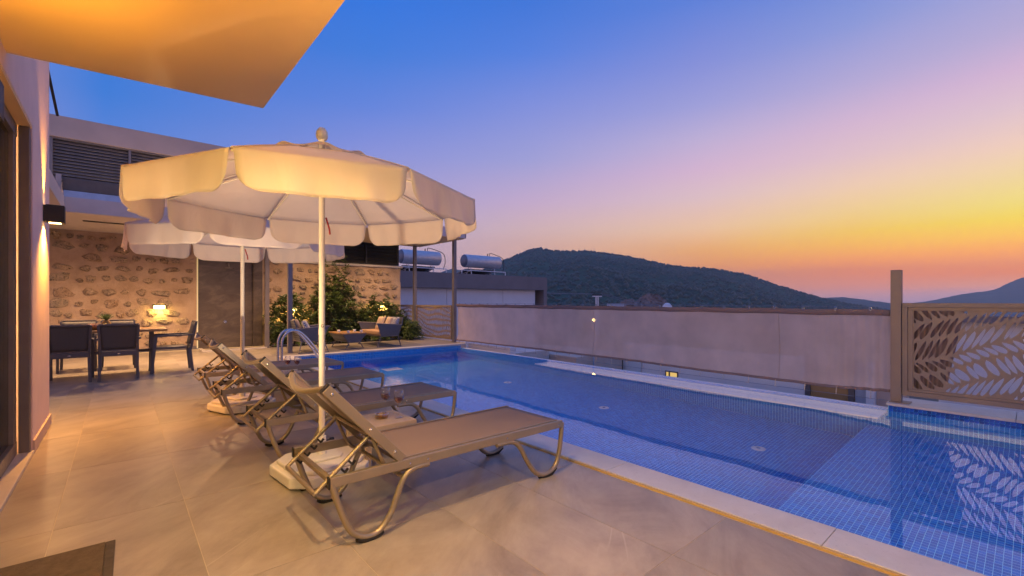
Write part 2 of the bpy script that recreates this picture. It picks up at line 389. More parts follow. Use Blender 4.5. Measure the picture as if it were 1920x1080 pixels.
M = dict(
  tile=m_floor_tile(), grout=plain('floor_grout', (.50, .43, .34), .85),
  coping=m_marble('coping_marble', (.50, .46, .42), (.62, .58, .54), .4),
  coping_edge=m_marble('coping_lit_edge', (.42, .27, .09), (.55, .38, .14), .5),  # lamp-lit yellow of the coping's side face, painted in as ochre
  sill=m_marble('sill_marble', (.42, .38, .34), (.58, .53, .48), .3),
  mosaic=m_mosaic(), mosaic_piece=plain('blue_glass_mosaic', (.012, .09, .5), .12, var=.3, per_obj=.35, bump=.05),
  mosaic_grout=plain('mosaic_grout', (.62, .5, .4), .8), water=m_water(),
  plaster=plain('mauve_plaster', (.78, .61, .56), .8, var=.06, vscale=3, bump=.35, bscale=160, bdist=.003),
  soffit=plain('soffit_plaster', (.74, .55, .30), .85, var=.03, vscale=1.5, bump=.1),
  taupe=plain('taupe_plaster', (.60, .45, .36), .8, var=.08, vscale=2, bump=.2),
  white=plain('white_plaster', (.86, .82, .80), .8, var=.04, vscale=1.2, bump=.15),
  white_slab=plain('offwhite_plaster', (.62, .56, .51), .8, var=.04),
  darkpl=plain('charcoal_render', (.24, .205, .20), .75, var=.1, vscale=1),
  frame=plain('anthracite_aluminium', (.17, .15, .145), .4, metal=.5, var=.08),
  post=plain('grey_powder_coated_steel', (.20, .18, .18), .45, metal=.3, var=.08),
  bronze=plain('bronze_powder_coat', (.27, .205, .165), .5, metal=.25, var=.06, bump=.05),
  slat=plain('grey_louvre_aluminium', (.26, .22, .20), .5, metal=.3, var=.1),
  slatd=plain('dark_louvre_aluminium', (.045, .045, .05), .5, metal=.3, var=.1),
  black=plain('black_plastic', (.012, .012, .013), .5), rubber=plain('black_rubber', (.015, .014, .014), .8),
  lframe=plain('champagne_aluminium', (.35, .285, .20), .4, metal=.6, var=.06, bump=.04),
  sling=m_fabric('taupe_sling_fabric', (.25, .19, .165), .12, 600, 0.0, .04, .05),
  canopy=m_fabric('cream_parasol_canvas', (.90, .80, .69), .50, 500, folds=.8),
  pole=plain('white_painted_steel', (.72, .64, .50), .35, var=.03, bump=.03),
  base=plain('white_concrete_plastic', (.72, .68, .62), .55, var=.06, bump=.2),
  stable=plain('beige_moulded_plastic', (.42, .32, .235), .55, var=.05, bump=.1),
  glass=m_glass('clear_glass'), wine=m_glass('red_wine', (.30, .006, .008), True), amber=m_glass('ashtray_glass', (.95, .75, .4)),
  dglass=m_door_glass(), steel=plain('brushed_steel', (.62, .61, .6), .22, metal=1.0, var=.04, bump=.03),
  chair=plain('anthracite_resin', (.11, .10, .10), .55, var=.08), chairw=m_weave('anthracite_resin_weave', (.12, .11, .11), (.03, .03, .03), 26),
  teak=m_wood('teak_tabletop', (.28, .14, .05), (.48, .27, .11), .4, 0), 
  mortar=m_stone_mortar(), stone=m_stone(), slate=m_slate(),
  rope=m_weave('grey_rope_weave', (.16, .165, .185), (.025, .025, .03), 14), seat=plain('tan_seat_cushion', (.42, .26, .15), .9, var=.08),
  cstripe=m_cushion('striped_cushion_cloth', (.62, .5, .38), (.42, .30, .22), 'stripe'), ccheck=m_cushion('checked_cushion_cloth', (.7, .68, .66), (.08, .08, .12), 'check'),
  leaf=m_leaf('glossy_shrub_leaf', (.022, .055, .014), (.12, .17, .04)), leafl=m_leaf('young_shrub_leaf', (.04, .08, .02), (.16, .20, .05)), bark=plain('shrub_bark', (.1, .075, .05), .9),
  pebble=plain('white_pebble', (.6, .57, .52), .7, per_obj=.2), soil=plain('soil', (.05, .04, .03), .95),
  mesh=m_fabric('taupe_screen_mesh', (.74, .575, .48), .48, 300, .14, .10, .9), hem=m_fabric('taupe_screen_hem', (.30, .21, .18), .1, 300),
  tank=plain('galvanised_tank', (.62, .63, .66), .45, metal=.35, var=.08), tankend=plain('galvanised_tank_end', (.16, .18, .23), .5, metal=.3),
  solar=plain('solar_glass', (.05, .07, .10), .12, var=.1), 
  amberwall=plain('ochre_panel', (.45, .25, .09), .7, var=.05), greyp=plain('grey_blue_panel', (.42, .45, .52), .6), 
  matd=plain('door_mat_fibre', (.085, .062, .042), .95, var=.25, vscale=30, bump=.9, bscale=220, bdist=.004), mate=plain('door_mat_edge', (.055, .045, .04), .9, var=.3, vscale=20),
  e_warm=m_emit('warm_lamp_diffuser', (1, .62, .2), 14), e_wall=m_emit('brick_light_diffuser', (1, .74, .22), 2.6), e_led=m_emit('led_strip', (1, .7, .25), .5), e_win=m_emit('lit_window', (1, .62, .06), .75), e_spot=m_emit('added_downlight_lens', (1, .75, .45), 7),
  room=plain('room_wall', (.25, .22, .18), .8), cup=plain('white_porcelain', (.75, .73, .7), .3),
  fruit=plain('peach_skin', (.6, .28, .13), .6), banana=plain('banana_skin', (.6, .42, .06), .5), pine=plain('pineapple_skin', (.35, .2, .05), .7), pleaf=m_leaf('pineapple_leaf', (.03, .08, .03), (.12, .2, .06)),
  hill=m_hill('hill_scrub', ((.025, .06, .032), (.07, .125, .07), (.15, .17, .115)), .012, .6), mount=m_hill('far_mountain', ((.09, .11, .08), (.12, .14, .10), (.15, .17, .12)), .004),
  rock=plain('bare_earth_rock', (.26, .18, .14), .95, var=.35, vscale=.3, bump=.8, bscale=1.5, bdist=.6), clump=m_leaf('hill_tree_leaf', (.025, .05, .02), (.075, .10, .04)),
  ground=plain('ground_earth', (.12, .1, .075), .95, var=.2, vscale=.2), sea=plain('sea_water', (.05, .07, .1), .12, var=.1, vscale=.01, bump=.2, bscale=.3, bdist=.2),
  yellow=plain('yellow_metal', (.5, .3, .05), .5), red=plain('red_cord', (.35, .03, .02), .6), lglass=plain('skylight_glass', (.55, .6, .68), .15), brown=plain('brown_awning_cloth', (.2, .14, .1), .8), cable=plain('steel_cable', (.3, .3, .32), .4, metal=.8),
)

# ------------------------------------------------------------ mesh builder
class MB:
    def __init__(s): s.v = []; s.f = []; s.sm = []
    def add(s, vs, fs, smooth=False):
        o = len(s.v); s.v += [tuple(v) for v in vs]
        s.f += [tuple(o + i for i in f) for f in fs]; s.sm += [smooth] * len(fs); return s
    def box(s, x0, y0, z0, x1, y1, z1):
        vs = [(x, y, z) for z in (z0, z1) for y in (y0, y1) for x in (x0, x1)]
        return s.add(vs, [(0, 2, 3, 1), (4, 5, 7, 6), (0, 1, 5, 4), (2, 6, 7, 3), (0, 4, 6, 2), (1, 3, 7, 5)])
    def obox(s, c, size, rot=None):
        h = [v / 2 for v in size]; c = Vector(c)
        vs = []
        for z in (-h[2], h[2]):
            for y in (-h[1], h[1]):
                for x in (-h[0], h[0]):
                    p = Vector((x, y, z)); vs.append(c + (rot @ p if rot else p))
        return s.add(vs, [(0, 2, 3, 1), (4, 5, 7, 6), (0, 1, 5, 4), (2, 6, 7, 3), (0, 4, 6, 2), (1, 3, 7, 5)])
    def bar(s, a, b, w, h, up=(0, 0, 1)):
        a = Vector(a); b = Vector(b); d = (b - a); L = d.length; d.normalize()
        u = Vector(up); sd = d.cross(u)
        if sd.length < 1e-4: sd = d.cross(Vector((0, 1, 0)))
        sd.normalize(); u = sd.cross(d).normalized()
        rot = Matrix((d, sd, u)).transposed()
        return s.obox((a + b) / 2, (L, w, h), rot)
    def tube(s, path, r, n=10, caps=True, closed=False, flat=1.0):
        P = [Vector(p) for p in path]; m = len(P); rr = r if isinstance(r, (list, tuple)) else [r] * m
        rings = []; prevn = None
        for i, p in enumerate(P):
            if closed: t = (P[(i + 1) % m] - P[i - 1])
            else: t = (P[min(i + 1, m - 1)] - P[max(i - 1, 0)])
            t.normalize()
            if prevn is None:
                u = Vector((0, 0, 1)) if abs(t.z) < .9 else Vector((0, 1, 0))
                nn = (u - t * u.dot(t)).normalized()
            else: nn = (prevn - t * prevn.dot(t)).normalized()
            prevn = nn; b = t.cross(nn)
            rings.append([p + (nn * math.cos(2 * math.pi * k / n) + b * math.sin(2 * math.pi * k / n) * flat) * rr[i] for k in range(n)])
        vs = [v for rg in rings for v in rg]; fs = []
        for i in range(m if closed else m - 1):
            j = (i + 1) % m
            for k in range(n):
                k2 = (k + 1) % n
                fs.append((i * n + k, i * n + k2, j * n + k2, j * n + k))
        s.add(vs, fs, True)
        if caps and not closed:
            s.add(rings[0], [tuple(range(n))[::-1]]); s.add(rings[-1], [tuple(range(n))])
        return s
    def lathe(s, prof, c=(0, 0, 0), n=24, smooth=True, rot=None):
        c = Vector(c); vs = []
        for r, z in prof:
            for k in range(n):
                a = 2 * math.pi * k / n; p = Vector((r * math.cos(a), r * math.sin(a), z))
                vs.append(c + (rot @ p if rot else p))
        fs = []
        for i in range(len(prof) - 1):
            for k in range(n):
                k2 = (k + 1) % n; fs.append((i * n + k, i * n + k2, (i + 1) * n + k2, (i + 1) * n + k))
        s.add(vs, fs, smooth)
        if prof[0][0] > 1e-4: s.add(vs[:n], [tuple(range(n))[::-1]])
        if prof[-1][0] > 1e-4: s.add(vs[-n:], [tuple(range(n))])
        return s
    def prism(s, poly, z0, z1):
        n = len(poly)
        vs = [(x, y, z0) for x, y in poly] + [(x, y, z1) for x, y in poly]
        return s.add(vs, [tuple(range(n))[::-1], tuple(range(n, 2 * n))] + [(i, (i + 1) % n, n + (i + 1) % n, n + i) for i in range(n)])
    def grid(s, fn, nu, nv, smooth=True):
        vs = [fn(i / nu, j / nv) for j in range(nv + 1) for i in range(nu + 1)]
        w = nu + 1
        return s.add(vs, [(j * w + i, j * w + i + 1, (j + 1) * w + i + 1, (j + 1) * w + i) for j in range(nv) for i in range(nu)], smooth)
    def mesh(s, name, m, off=(0, 0, 0)):
        me = bpy.data.meshes.new(name)
        ox, oy, oz = off
        me.from_pydata([(x - ox, y - oy, z - oz) for x, y, z in s.v], [], s.f)
        me.polygons.foreach_set('use_smooth', s.sm); me.materials.append(m); me.update()
        return me

def wloc(o):
    v = Vector((0, 0, 0))
    while o is not None: v += Vector(o.location); o = o.parent
    return v

def obj(name, mb, m, parent=None, bevel=0, local=False, seg=2, solid=0, base=None):
    """one mesh object; coordinates given in the world unless local"""
    if isinstance(mb, MB):
        if parent is not None: off = (0, 0, 0) if local else wloc(parent)
        else: off = base or (0, 0, 0)
        me = mb.mesh(name, m, off)
    else: me = mb; off = base or (0, 0, 0)
    o = bpy.data.objects.new(name, me); COL.objects.link(o)
    if parent is not None: o.parent = parent
    elif base: o.location = base
    if solid:
        md = o.modifiers.new('solid', 'SOLIDIFY'); md.thickness = solid; md.offset = 0
    if bevel:
        md = o.modifiers.new('bevel', 'BEVEL'); md.width = bevel; md.segments = seg; md.limit_method = 'ANGLE'; md.angle_limit = R(40)
    return o

def tag(o, label=None, cat=None, group=None, kind=None):
    if label: o['label'] = label
    if cat: o['category'] = cat
    if group: o['group'] = group
    if kind: o['kind'] = kind
    return o

def thing(name, label, cat, loc=(0, 0, 0), rz=0, group=None):
    o = bpy.data.objects.new(name, None); COL.objects.link(o); o.empty_display_size = .1
    o.location = loc; o.rotation_euler = (0, 0, rz)
    return tag(o, label, cat, group)

def dup(root, loc, rz=0, label=None):
    def cp(o, par):
        c = o.copy(); COL.objects.link(c); c.parent = par
        for ch in o.children: cp(ch, c)
        return c
    r = cp(root, None); r.location = loc; r.rotation_euler = (0, 0, rz)
    if label: r['label'] = label
    return r

def B(*a): return MB().box(*a)
def struct(name, mb, m, **kw):
    return tag(obj(name, mb, m, **kw), kind='structure')
def light(kind, name, loc, energy, col, parent=None, rot=None, **kw):
    ld = bpy.data.lights.new(name, kind); ld.energy = energy; ld.color = col
    for k, v in kw.items(): setattr(ld, k, v)
    o = bpy.data.objects.new(name, ld); COL.objects.link(o); o.location = loc
    if rot: o.rotation_euler = rot
    if parent is not None:
        o.parent = parent; o.location = Vector(loc) - wloc(parent)
    return o
def spline(pts, n=6):
    """Catmull-Rom through points"""
    P = [Vector(p) for p in pts]; P = [P[0] * 2 - P[1]] + P + [P[-1] * 2 - P[-2]]
    out = []
    for i in range(1, len(P) - 2):
        for k in range(n):
            t = k / n; a, b, c, d = P[i - 1:i + 3]
            out.append(.5 * ((2 * b) + (c - a) * t + (2 * a - 5 * b + 4 * c - d) * t * t + (3 * b - a - 3 * c + d) * t ** 3))
    out.append(P[-2]); return out
WARM = (1, .42, .05); WHITE = (1, .60, .24)

# ============================================================ SETTING
# ---- floor
floor = struct('terrace_floor', MB().box(-3, -2.4, -.25, 2.60, 14.05, -.002).box(2.60, 10.9, -.25, 7.62, 14.05, -.002), M['grout'])
TW, TL, G = .57, 1.14, .0016
tme = {}
def tile_at(x0, y0, x1, y1):
    w, l = round(x1 - x0, 3), round(y1 - y0, 3)
    if (w, l) not in tme:
        mb = B(-w / 2 + G, -l / 2 + G, -.005, w / 2 - G, l / 2 - G, 0.0)
        tme[(w, l)] = mb.mesh('tile', M['tile'])
    o = bpy.data.objects.new('tile', tme[(w, l)]); COL.objects.link(o); o.parent = floor
    o.location = ((x0 + x1) / 2, (y0 + y1) / 2, 0)
cols_x = [-.52] + [-.27 + TW * i for i in range(5)] + [2.592]
for i in range(len(cols_x) - 1):
    x0, x1 = cols_x[i], cols_x[i + 1]
    for k in range(-2, 12):
        y0, y1 = TL * k, TL * (k + 1)
        tile_at(x0, y0, x1, min(y1, 13.9))
for i in range(4):      # west of the house corner, round the dining table
    for k in range(6, 12):
        tile_at(-.52 - TW * (i + 1), TL * k if k > 6 else 6.62 + .0, -.52 - TW * i, min(TL * (k + 1), 13.9))
for i in range(9):      # lounge corner beyond the pool
    for k in range(3):
        y0 = 10.93 + TL * k; tile_at(2.60 + .555 * i, y0, 2.60 + .555 * (i + 1), min(y0 + TL, 13.3))

# ---- pool
basin = MB()
def quad(mb, a, b, c, d): mb.add([a, b, c, d], [(0, 1, 2, 3)])
ZB, ZS, YS, ZW = -1.62, -1.02, 1.36, -.10
quad(basin, (2.87, -3, -.03), (2.87, -3, ZS), (2.87, YS, ZS), (2.87, YS, -.03))
quad(basin, (2.87, YS, -.03), (2.87, YS, ZB), (2.87, 10.67, ZB), (2.87, 10.67, -.03))
quad(basin, (2.87, 10.67, -.03), (2.87, 10.67, ZB), (7.32, 10.67, ZB), (7.32, 10.67, -.03))
quad(basin, (2.87, -3, ZS), (7.02, -3, ZS), (7.02, YS, ZS), (2.87, YS, ZS))
quad(basin, (2.87, YS, ZS), (7.02, YS, ZS), (7.02, YS, ZB), (2.87, YS, ZB))
quad(basin, (2.87, YS, ZB), (7.02, YS, ZB), (7.2, 10.67, ZB), (2.87, 10.67, ZB))
quad(basin, (7.02, -3, -.03), (7.02, -3, ZS), (7.02, 1.16, ZS), (7.02, 1.16, -.03))
quad(basin, (7.02, 1.16, ZW - .012), (7.02, 1.16, ZB), (7.2, 10.67, ZB), (7.2, 10.67, ZW - .012))
quad(basin, (7.02, 1.16, ZW - .022), (7.2, 10.67, ZW - .022), (7.36, 10.67, ZW - .022), (7.18, 1.16, ZW - .022))
basin = struct('pool_basin', basin, M['mosaic'])
struct('pool_reflection_strip', MB().add([(6.52, 1.17, -.122), (7.015, 1.17, -.122), (7.12, 6.95, -.122), (6.66, 6.95, -.122), (6.52, 1.17, -.2), (7.015, 1.17, -.2), (7.12, 6.95, -.2), (6.66, 6.95, -.2)], [(0, 1, 2, 3), (4, 7, 6, 5), (0, 3, 7, 4), (0, 4, 5, 1), (2, 6, 7, 3)]), M['white'])  # submerged white strip shaped like the sky reflection along the far edge
struct('pool_water', MB().add([(2.86, -3, ZW), (7.03, -3, ZW), (7.03, 1.165, ZW), (7.15, 1.165, ZW), (7.33, 10.68, ZW), (2.86, 10.68, ZW)], [(0, 1, 2, 3, 4, 5)]), M['water'])
struct('pool_overflow_wall', MB().add([(7.185, 1.16, -3), (7.365, 10.7, -3), (7.365, 10.7, -.115), (7.185, 1.16, -.115), (7.23, 1.16, -3), (7.41, 10.7, -3), (7.41, 10.7, -.095), (7.23, 1.16, -.095)],
       [(0, 1, 2, 3), (4, 7, 6, 5), (3, 2, 6, 7), (0, 4, 5, 1)]), M['white'])
# right-hand wall with rows of single mosaic tiles
rw = struct('pool_side_wall', B(7.024, -3, -1.6, 7.5, 1.155, -.034), M['mosaic_grout'])
tm = B(-.004, -.0172, -.0172, .0, .0172, .0172).mesh('mosaic_tile', M['mosaic_piece'])
for r_ in range(2):
    for k in range(48):
        o = bpy.data.objects.new('mosaic_tile', tm); COL.objects.link(o); o.parent = rw
        o.location = (7.022, 1.133 - .038 * k, -.055 - .038 * r_)
for k in range(3):
    y1 = 1.175 - 1.05 * k
    obj('coping_slab', B(6.985, y1 - 1.046, -.032, 7.52, y1, .0), M['coping'], rw, bevel=.004)
# coping on the deck side, single marble slabs, and along the back
cop = struct('pool_coping', B(2.63, -3, -.2, 2.868, 10.9, -.022), M['grout'])
ys = [-1.93 + 1.31 * i for i in range(10)] + [10.93]
for a, b in zip(ys[:-1], ys[1:]):
    obj('coping_slab', B(2.622, a + .0015, -.02, 2.885, b - .0015, .014), M['coping'], cop, bevel=.003)
for i in range(4):
    x0 = 2.887 + 1.15 * i
    obj('coping_slab', B(x0 + .001, 10.655, -.03, min(x0 + 1.148, 7.5), 10.926, .012), M['coping'], cop, bevel=.003)
obj('lit_edge_strip', B(2.602, -2.4, -.02, 2.6205, 10.9, .010), M['coping_edge'], cop)
struct('pool_back_edge', B(2.887, 10.675, -1.6, 7.5, 10.9, -.032), M['mosaic_grout'])
# drains on the pool floor
dr = thing('floor_inlet', 'round pale inlet on the pool floor, nearest of the three', 'pool inlet', (5.82, 2.18, ZB), group='round inlets on the pool floor')
obj('inlet_cover', MB().lathe([(0, 0.012), (.05, .012), (.075, .008), (.08, 0)], n=20), M['cup'], dr, local=True)
obj('inlet_hub', MB().lathe([(0, 0.018), (.022, .016), (.025, .01)], n=12), M['steel'], dr, local=True)
dup(dr, (5.84, 4.5, ZB), 0, 'round pale inlet on the pool floor, middle of the three')
dup(dr, (5.86, 6.9, ZB), 0, 'round pale inlet on the pool floor, farthest of the three')
hd = thing('drain_grate', 'square pale drain grate on the pool floor near the back wall', 'drain', (4.75, 9.7, ZB))
for k in range(6): obj('grate_bar', B(-.2 + k * .07, -.16, .0, -.15 + k * .07, .16, .015), M['cup'], hd, local=True)

# ---- left house
house = thing('house', 'mauve plastered house wall with sliding glass door beneath an orange lit roof slab', 'house', (-.53, 0, 0))
XW = -.53
obj('wall', MB().box(-3, 5.27, 0, XW, 6.42, 5.2).box(-3, -3, 2.63, XW, 5.27, 5.2), M['plaster'], house)
obj('baseboard', B(XW, 5.275, 0.001, XW + .014, 6.435, .10), M['taupe'], house, bevel=.003)
obj('door_sill', B(-.66, -3, -.001, XW + .012, 5.262, .028), M['sill'], house, bevel=.004)
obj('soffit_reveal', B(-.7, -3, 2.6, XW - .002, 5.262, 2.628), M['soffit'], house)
dfr = obj('door_frame', MB().box(-.60, 5.20, .03, XW - .008, 5.268, 2.598).box(-.66, -3, .03, -.605, 5.198, .13).box(-.66, -3, 2.50, -.605, 5.198, 2.598).box(-.66, 5.07, .13, -.608, 5.198, 2.50).box(-.66, 1.6, .13, -.605, 1.7, 2.5), M['frame'], house, bevel=.004)
obj('glass_pane', B(-.645, 1.701, .131, -.635, 5.069, 2.499), M['dglass'], house)
obj('glass_pane', B(-.645, -3, .131, -.635, 1.599, 2.499), M['dglass'], house)
obj('inner_room', MB().box(-3.2, -3, 0, -3.1, 5.27, 2.6).box(-3.1, -3, 2.55, -.67, 5.26, 2.6).box(-3.1, -3, -.05, -.67, 5.26, .0).box(-3.1, -3.1, 0, -.67, -3, 2.55), M['room'], house)
for yy_ in (-1.2, 1.0, 3.2):  # lamps added inside, out of view, to light the parasol underside and loungers
    pd_ = obj('room_fill_lamp', MB().lathe([(.12, 0), (.02, .02), (.02, .95), (.14, .96), (.17, 1.2), (.16, 1.2)], (-1.9, yy_, 0), 20), M['white'], house)
    light('POINT', 'room_fill', (-1.9, yy_, 1.28), 1000, (1, .56, .22), house, shadow_soft_size=.12)
# overhanging roof slab, back edge slightly skewed
slab = MB().prism([(-3, 4.42), (-3, -3.2), (.885, -3.2), (.865, 4.03)], 2.76, 3.06)
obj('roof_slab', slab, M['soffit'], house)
for (x, y, e) in ((.40, 1.6, 1), (.10, -1.2, 1)):  # assumed downlights out of view, for the lit floor and the lounger shadow
    d = obj('added_downlight', MB().lathe([(.045, 2.757), (.05, 2.752), (.056, 2.757)], (x, y, 0), 20), M['steel'], house)
    obj('added_downlight_lens', MB().lathe([(0, 2.7585), (.042, 2.7585)], (x, y, 0), 20), M['e_spot'], d)
    light('SPOT', 'added_downlight_beam', (x, y, 2.74), 205 if y > 0 else 330, WHITE, house, (0, 0, 0), spot_size=R(98 if y > 0 else 150), spot_blend=.55, shadow_soft_size=.035)

def sconce(name, label, loc, up=14, down=16):
    t = thing(name, label, 'wall light', loc, 0, 'box up-and-down lights on the house wall')
    obj('housing', MB().box(0, -.06, -.075, .02, .06, .075).box(.02, -.062, -.08, .14, .062, -.068).box(.02, -.062, .068, .14, .062, .08).box(.128, -.062, -.068, .14, .062, .068).box(.02, -.062, -.068, .128, -.052, .068).box(.02, .052, -.068, .128, .062, .068), M['black'], t, local=True, bevel=.002)
    obj('lens', B(.035, -.04, .0805, .115, .04, .083), M['e_warm'], t, local=True)
    obj('lens', B(.035, -.04, -.083, .115, .04, -.0805), M['e_warm'], t, local=True)
    light('SPOT', 'upward_beam', (loc[0] + .06, loc[1], loc[2] + .09), up, WARM, t, (R(180), 0, 0), spot_size=R(60), spot_blend=1, shadow_soft_size=.015)
    light('SPOT', 'downward_beam', (loc[0] + .06, loc[1], loc[2] - .09), down, WARM, t, (0, 0, 0), spot_size=R(130), spot_blend=1, shadow_soft_size=.015)
    return t
sconce('wall_sconce', 'black box wall light glowing orange up and down on the mauve house wall', (XW, 5.98, 2.03), 190, 330)
# a floodlight assumed beyond the left edge of the picture, over the near end of the door, throws the warm light on the near parasol
assumed_flood = thing('assumed_floodlight', 'assumed, unseen warm floodlight on the house wall beside the near end of the glass door', 'floodlight', (XW, .95, 2.22))
obj('housing', MB().box(-.0, -.09, -.06, .05, .09, .06), M['black'], assumed_flood, local=True, bevel=.003)
obj('lens', B(.0505, -.08, -.05, .053, .08, .05), M['e_warm'], assumed_flood, local=True)
light('SPOT', 'parasol_fill_beam', (XW + .07, .95, 2.20), 112, (1, .82, .27), assumed_flood, (R(68), 0, R(-62)), spot_size=R(120), spot_blend=.8, shadow_soft_size=.05)
assumed_sconce = sconce('wall_sconce', 'assumed, unseen black box wall light on the house wall between the two door panes', (XW, 2.95, 2.10), 0, 30)  # assumed sconce out of view, added to light the roof slab orange
light('SPOT', 'slab_fill_beam', (XW + .10, 2.95, 2.20), 26, (1, .44, .02), assumed_sconce, (R(180), R(-20), 0), spot_size=R(172), spot_blend=.4, shadow_soft_size=.03)
gv = thing('floor_fill_light', 'added unseen fill light in the floor beside the middle of the glass door', 'uplight', (XW + .18, 2.5, 0))  # uplight added out of view to brighten the undersides of both parasols
obj('ring', MB().lathe([(.05, .004), (.07, .006), (.08, .001)], (XW + .18, 2.5, 0), 20), M['steel'], gv)
obj('lens', MB().lathe([(0, .005), (.05, .005)], (XW + .18, 2.5, 0), 20), M['e_warm'], gv)
light('SPOT', 'upward_beam', (XW + .18, 2.5, .03), 360, (1, .70, .46), gv, Vector((1.55, 1.0, 1.75)).to_track_quat('-Z', 'Y').to_euler(), spot_size=R(62), spot_blend=.9, shadow_soft_size=.06)
light('SPOT', 'far_beam', (XW + .22, 2.56, .03), 900, (1, .76, .56), gv, Vector((1.35, 3.35, 1.75)).to_track_quat('-Z', 'Y').to_euler(), spot_size=R(34), spot_blend=.9, shadow_soft_size=.06)
gu = thing('floor_fill_light', 'added unseen fill light in the floor by the near end of the glass door', 'uplight', (XW + .16, .3, 0))  # uplight added out of view as base fill for the roof slab
obj('ring', MB().lathe([(.05, .004), (.07, .006), (.08, .001)], (XW + .16, .3, 0), 20), M['steel'], gu)
obj('lens', MB().lathe([(0, .005), (.05, .005)], (XW + .16, .3, 0), 20), M['e_warm'], gu)
light('SPOT', 'upward_beam', (XW + .16, .3, .03), 1300, (1, .42, .02), gu, (R(180), 0, 0), spot_size=R(110), spot_blend=1, shadow_soft_size=.05)

# thin stay rod leaning off the house corner
rod = thing('stay_rod', 'thin black rod slanting off the top of the mauve house wall', 'rod', (-.55, 6.62, 4.0))
obj('rod', MB().tube([(-.60, 6.64, 3.85), (-.56, 7.6, 3.43)], .014, 8), M['black'], rod)
obj('bracket', B(-.64, 6.601, 3.80, -.58, 6.66, 3.9), M['black'], rod)

# ---- building behind, parallel to X at Y = 14.05
YB = 14.05
bb = thing('louvred_house', 'taupe neighbouring house with grey louvred upper storey above the stone wall', 'house', (2, YB + .3, 0))
obj('wall', MB().box(-4, YB + .25, 0, 7.1, 19, 2.3).box(-4, YB + .25, 2.3, 7.12, 19, 4.85), M['taupe'], bb)
obj('parapet', B(-4, YB - .05, 4.83, 7.14, 19.1, 5.30), M['taupe'], bb, bevel=.01)
def louvres(x0, x1, z0, z1, bay, pitch, m, dep=.12):
    xs = []; x = x0
    while x < x1 - .05: xs.append(x); x += bay
    xs.append(x1)
    for a, b in zip(xs[:-1], xs[1:]):
        f = obj('louvre_frame', MB().box(a, YB + .0, z0, a + .05, YB + dep, z1).box(b - .05 if b == x1 else b, YB + .0, z0, b if b == x1 else b + .001, YB + dep, z1).box(a + .05, YB, z0, b, YB + dep, z0 + .03).box(a + .05, YB, z1 - .03, b, YB + dep, z1), m, bb)
        n = int((z1 - z0 - .06) / pitch); me = None
        w = b - a - .06
        mb = MB().obox((0, 0, 0), (w, .012, pitch * .86), Matrix.Rotation(R(-38), 3, 'X'))
        me = mb.mesh('slat', m)
        for k in range(n):
            s_ = bpy.data.objects.new('slat', me); COL.objects.link(s_); s_.parent = f
            s_.location = Vector(((a + .05 + b) / 2, YB + .06, z0 + .03 + pitch * (k + .5))) - wloc(f)
louvres(-1.16, 4.1, 3.90, 4.825, 1.315, .071, M['slat'])
louvres(3.62, 7.12, 2.42, 3.88, 1.17, .105, M['slatd'])
obj('backing_panel', MB().box(-1.2, YB + .14, 3.9, 4.1, YB + .2, 4.8).box(3.62, YB + .14, 2.42, 7.1, YB + .2, 3.88), M['slatd'], bb)

# dining canopy slab
dc = thing('canopy_slab', 'off white canopy slab over the dining area, its underside lit orange', 'canopy', (-1, 12.6, 2.81))
obj('slab', MB().box(-3, 11.25, 2.81, 2.62, YB - .01, 3.08), M['white_slab'], dc, bevel=.006)
obj('side_slab', MB().box(-3, 6.62, 2.815, -.74, 11.249, 3.075), M['white_slab'], dc, bevel=.006)
obj('blind_slot', B(-.55, 12.2, 2.798, .55, 12.32, 2.809), M['black'], dc)
for x in (-.9, .62, 1.7):  # downlights added to warm the dining wall and floor
    d = obj('added_downlight', MB().lathe([(.05, 2.804), (.06, 2.798), (.066, 2.808)], (x, 11.55, 0), 16), M['steel'], dc)
    obj('added_downlight_lens', MB().lathe([(0, 2.801), (.045, 2.801)], (x, 11.55, 0), 16), M['e_spot'], d)
    light('SPOT', 'added_downlight_beam', (x, 11.55, 2.79), 470, (1, .56, .24), dc, (0, 0, 0), spot_size=R(160), spot_blend=1, shadow_soft_size=.05)
sk = thing('roof_awning', 'brown cased roof awning with a pale glass strip on the canopy slab', 'awning', (-.4, 12, 3.08))
obj('cassette', B(-.82, 12.0, 3.33, .06, 12.5, 3.56), M['brown'], sk, bevel=.01)
obj('glass_strip', B(-.80, 11.97, 3.18, .05, 12.4, 3.32), M['lglass'], sk)
obj('rail', MB().box(-.88, 11.9, 3.085, .1, 12.6, 3.17).box(-.9, 11.9, 3.17, -.83, 12.0, 3.6).box(-.95, 9.4, 3.40, -.90, 12.0, 3.46), M['taupe'], sk, bevel=.004)

fw = thing('facade_fill_strip', 'added unseen strip light on the canopy slab washing the taupe facade', 'strip light', (0, 13.3, 3.085))  # strip light added, hidden from view, to warm the facade from below
obj('housing', B(-1.0, 13.27, 3.086, 2.4, 13.33, 3.12), M['frame'], fw)
obj('lens', B(-.98, 13.28, 3.1205, 2.38, 13.32, 3.123), M['e_led'], fw)
light('AREA', 'wash_beam', (.7, 13.3, 3.14), 20, (1, .66, .42), fw, (R(180 - 12), 0, 0), shape='RECTANGLE', size=3.3, size_y=.05)

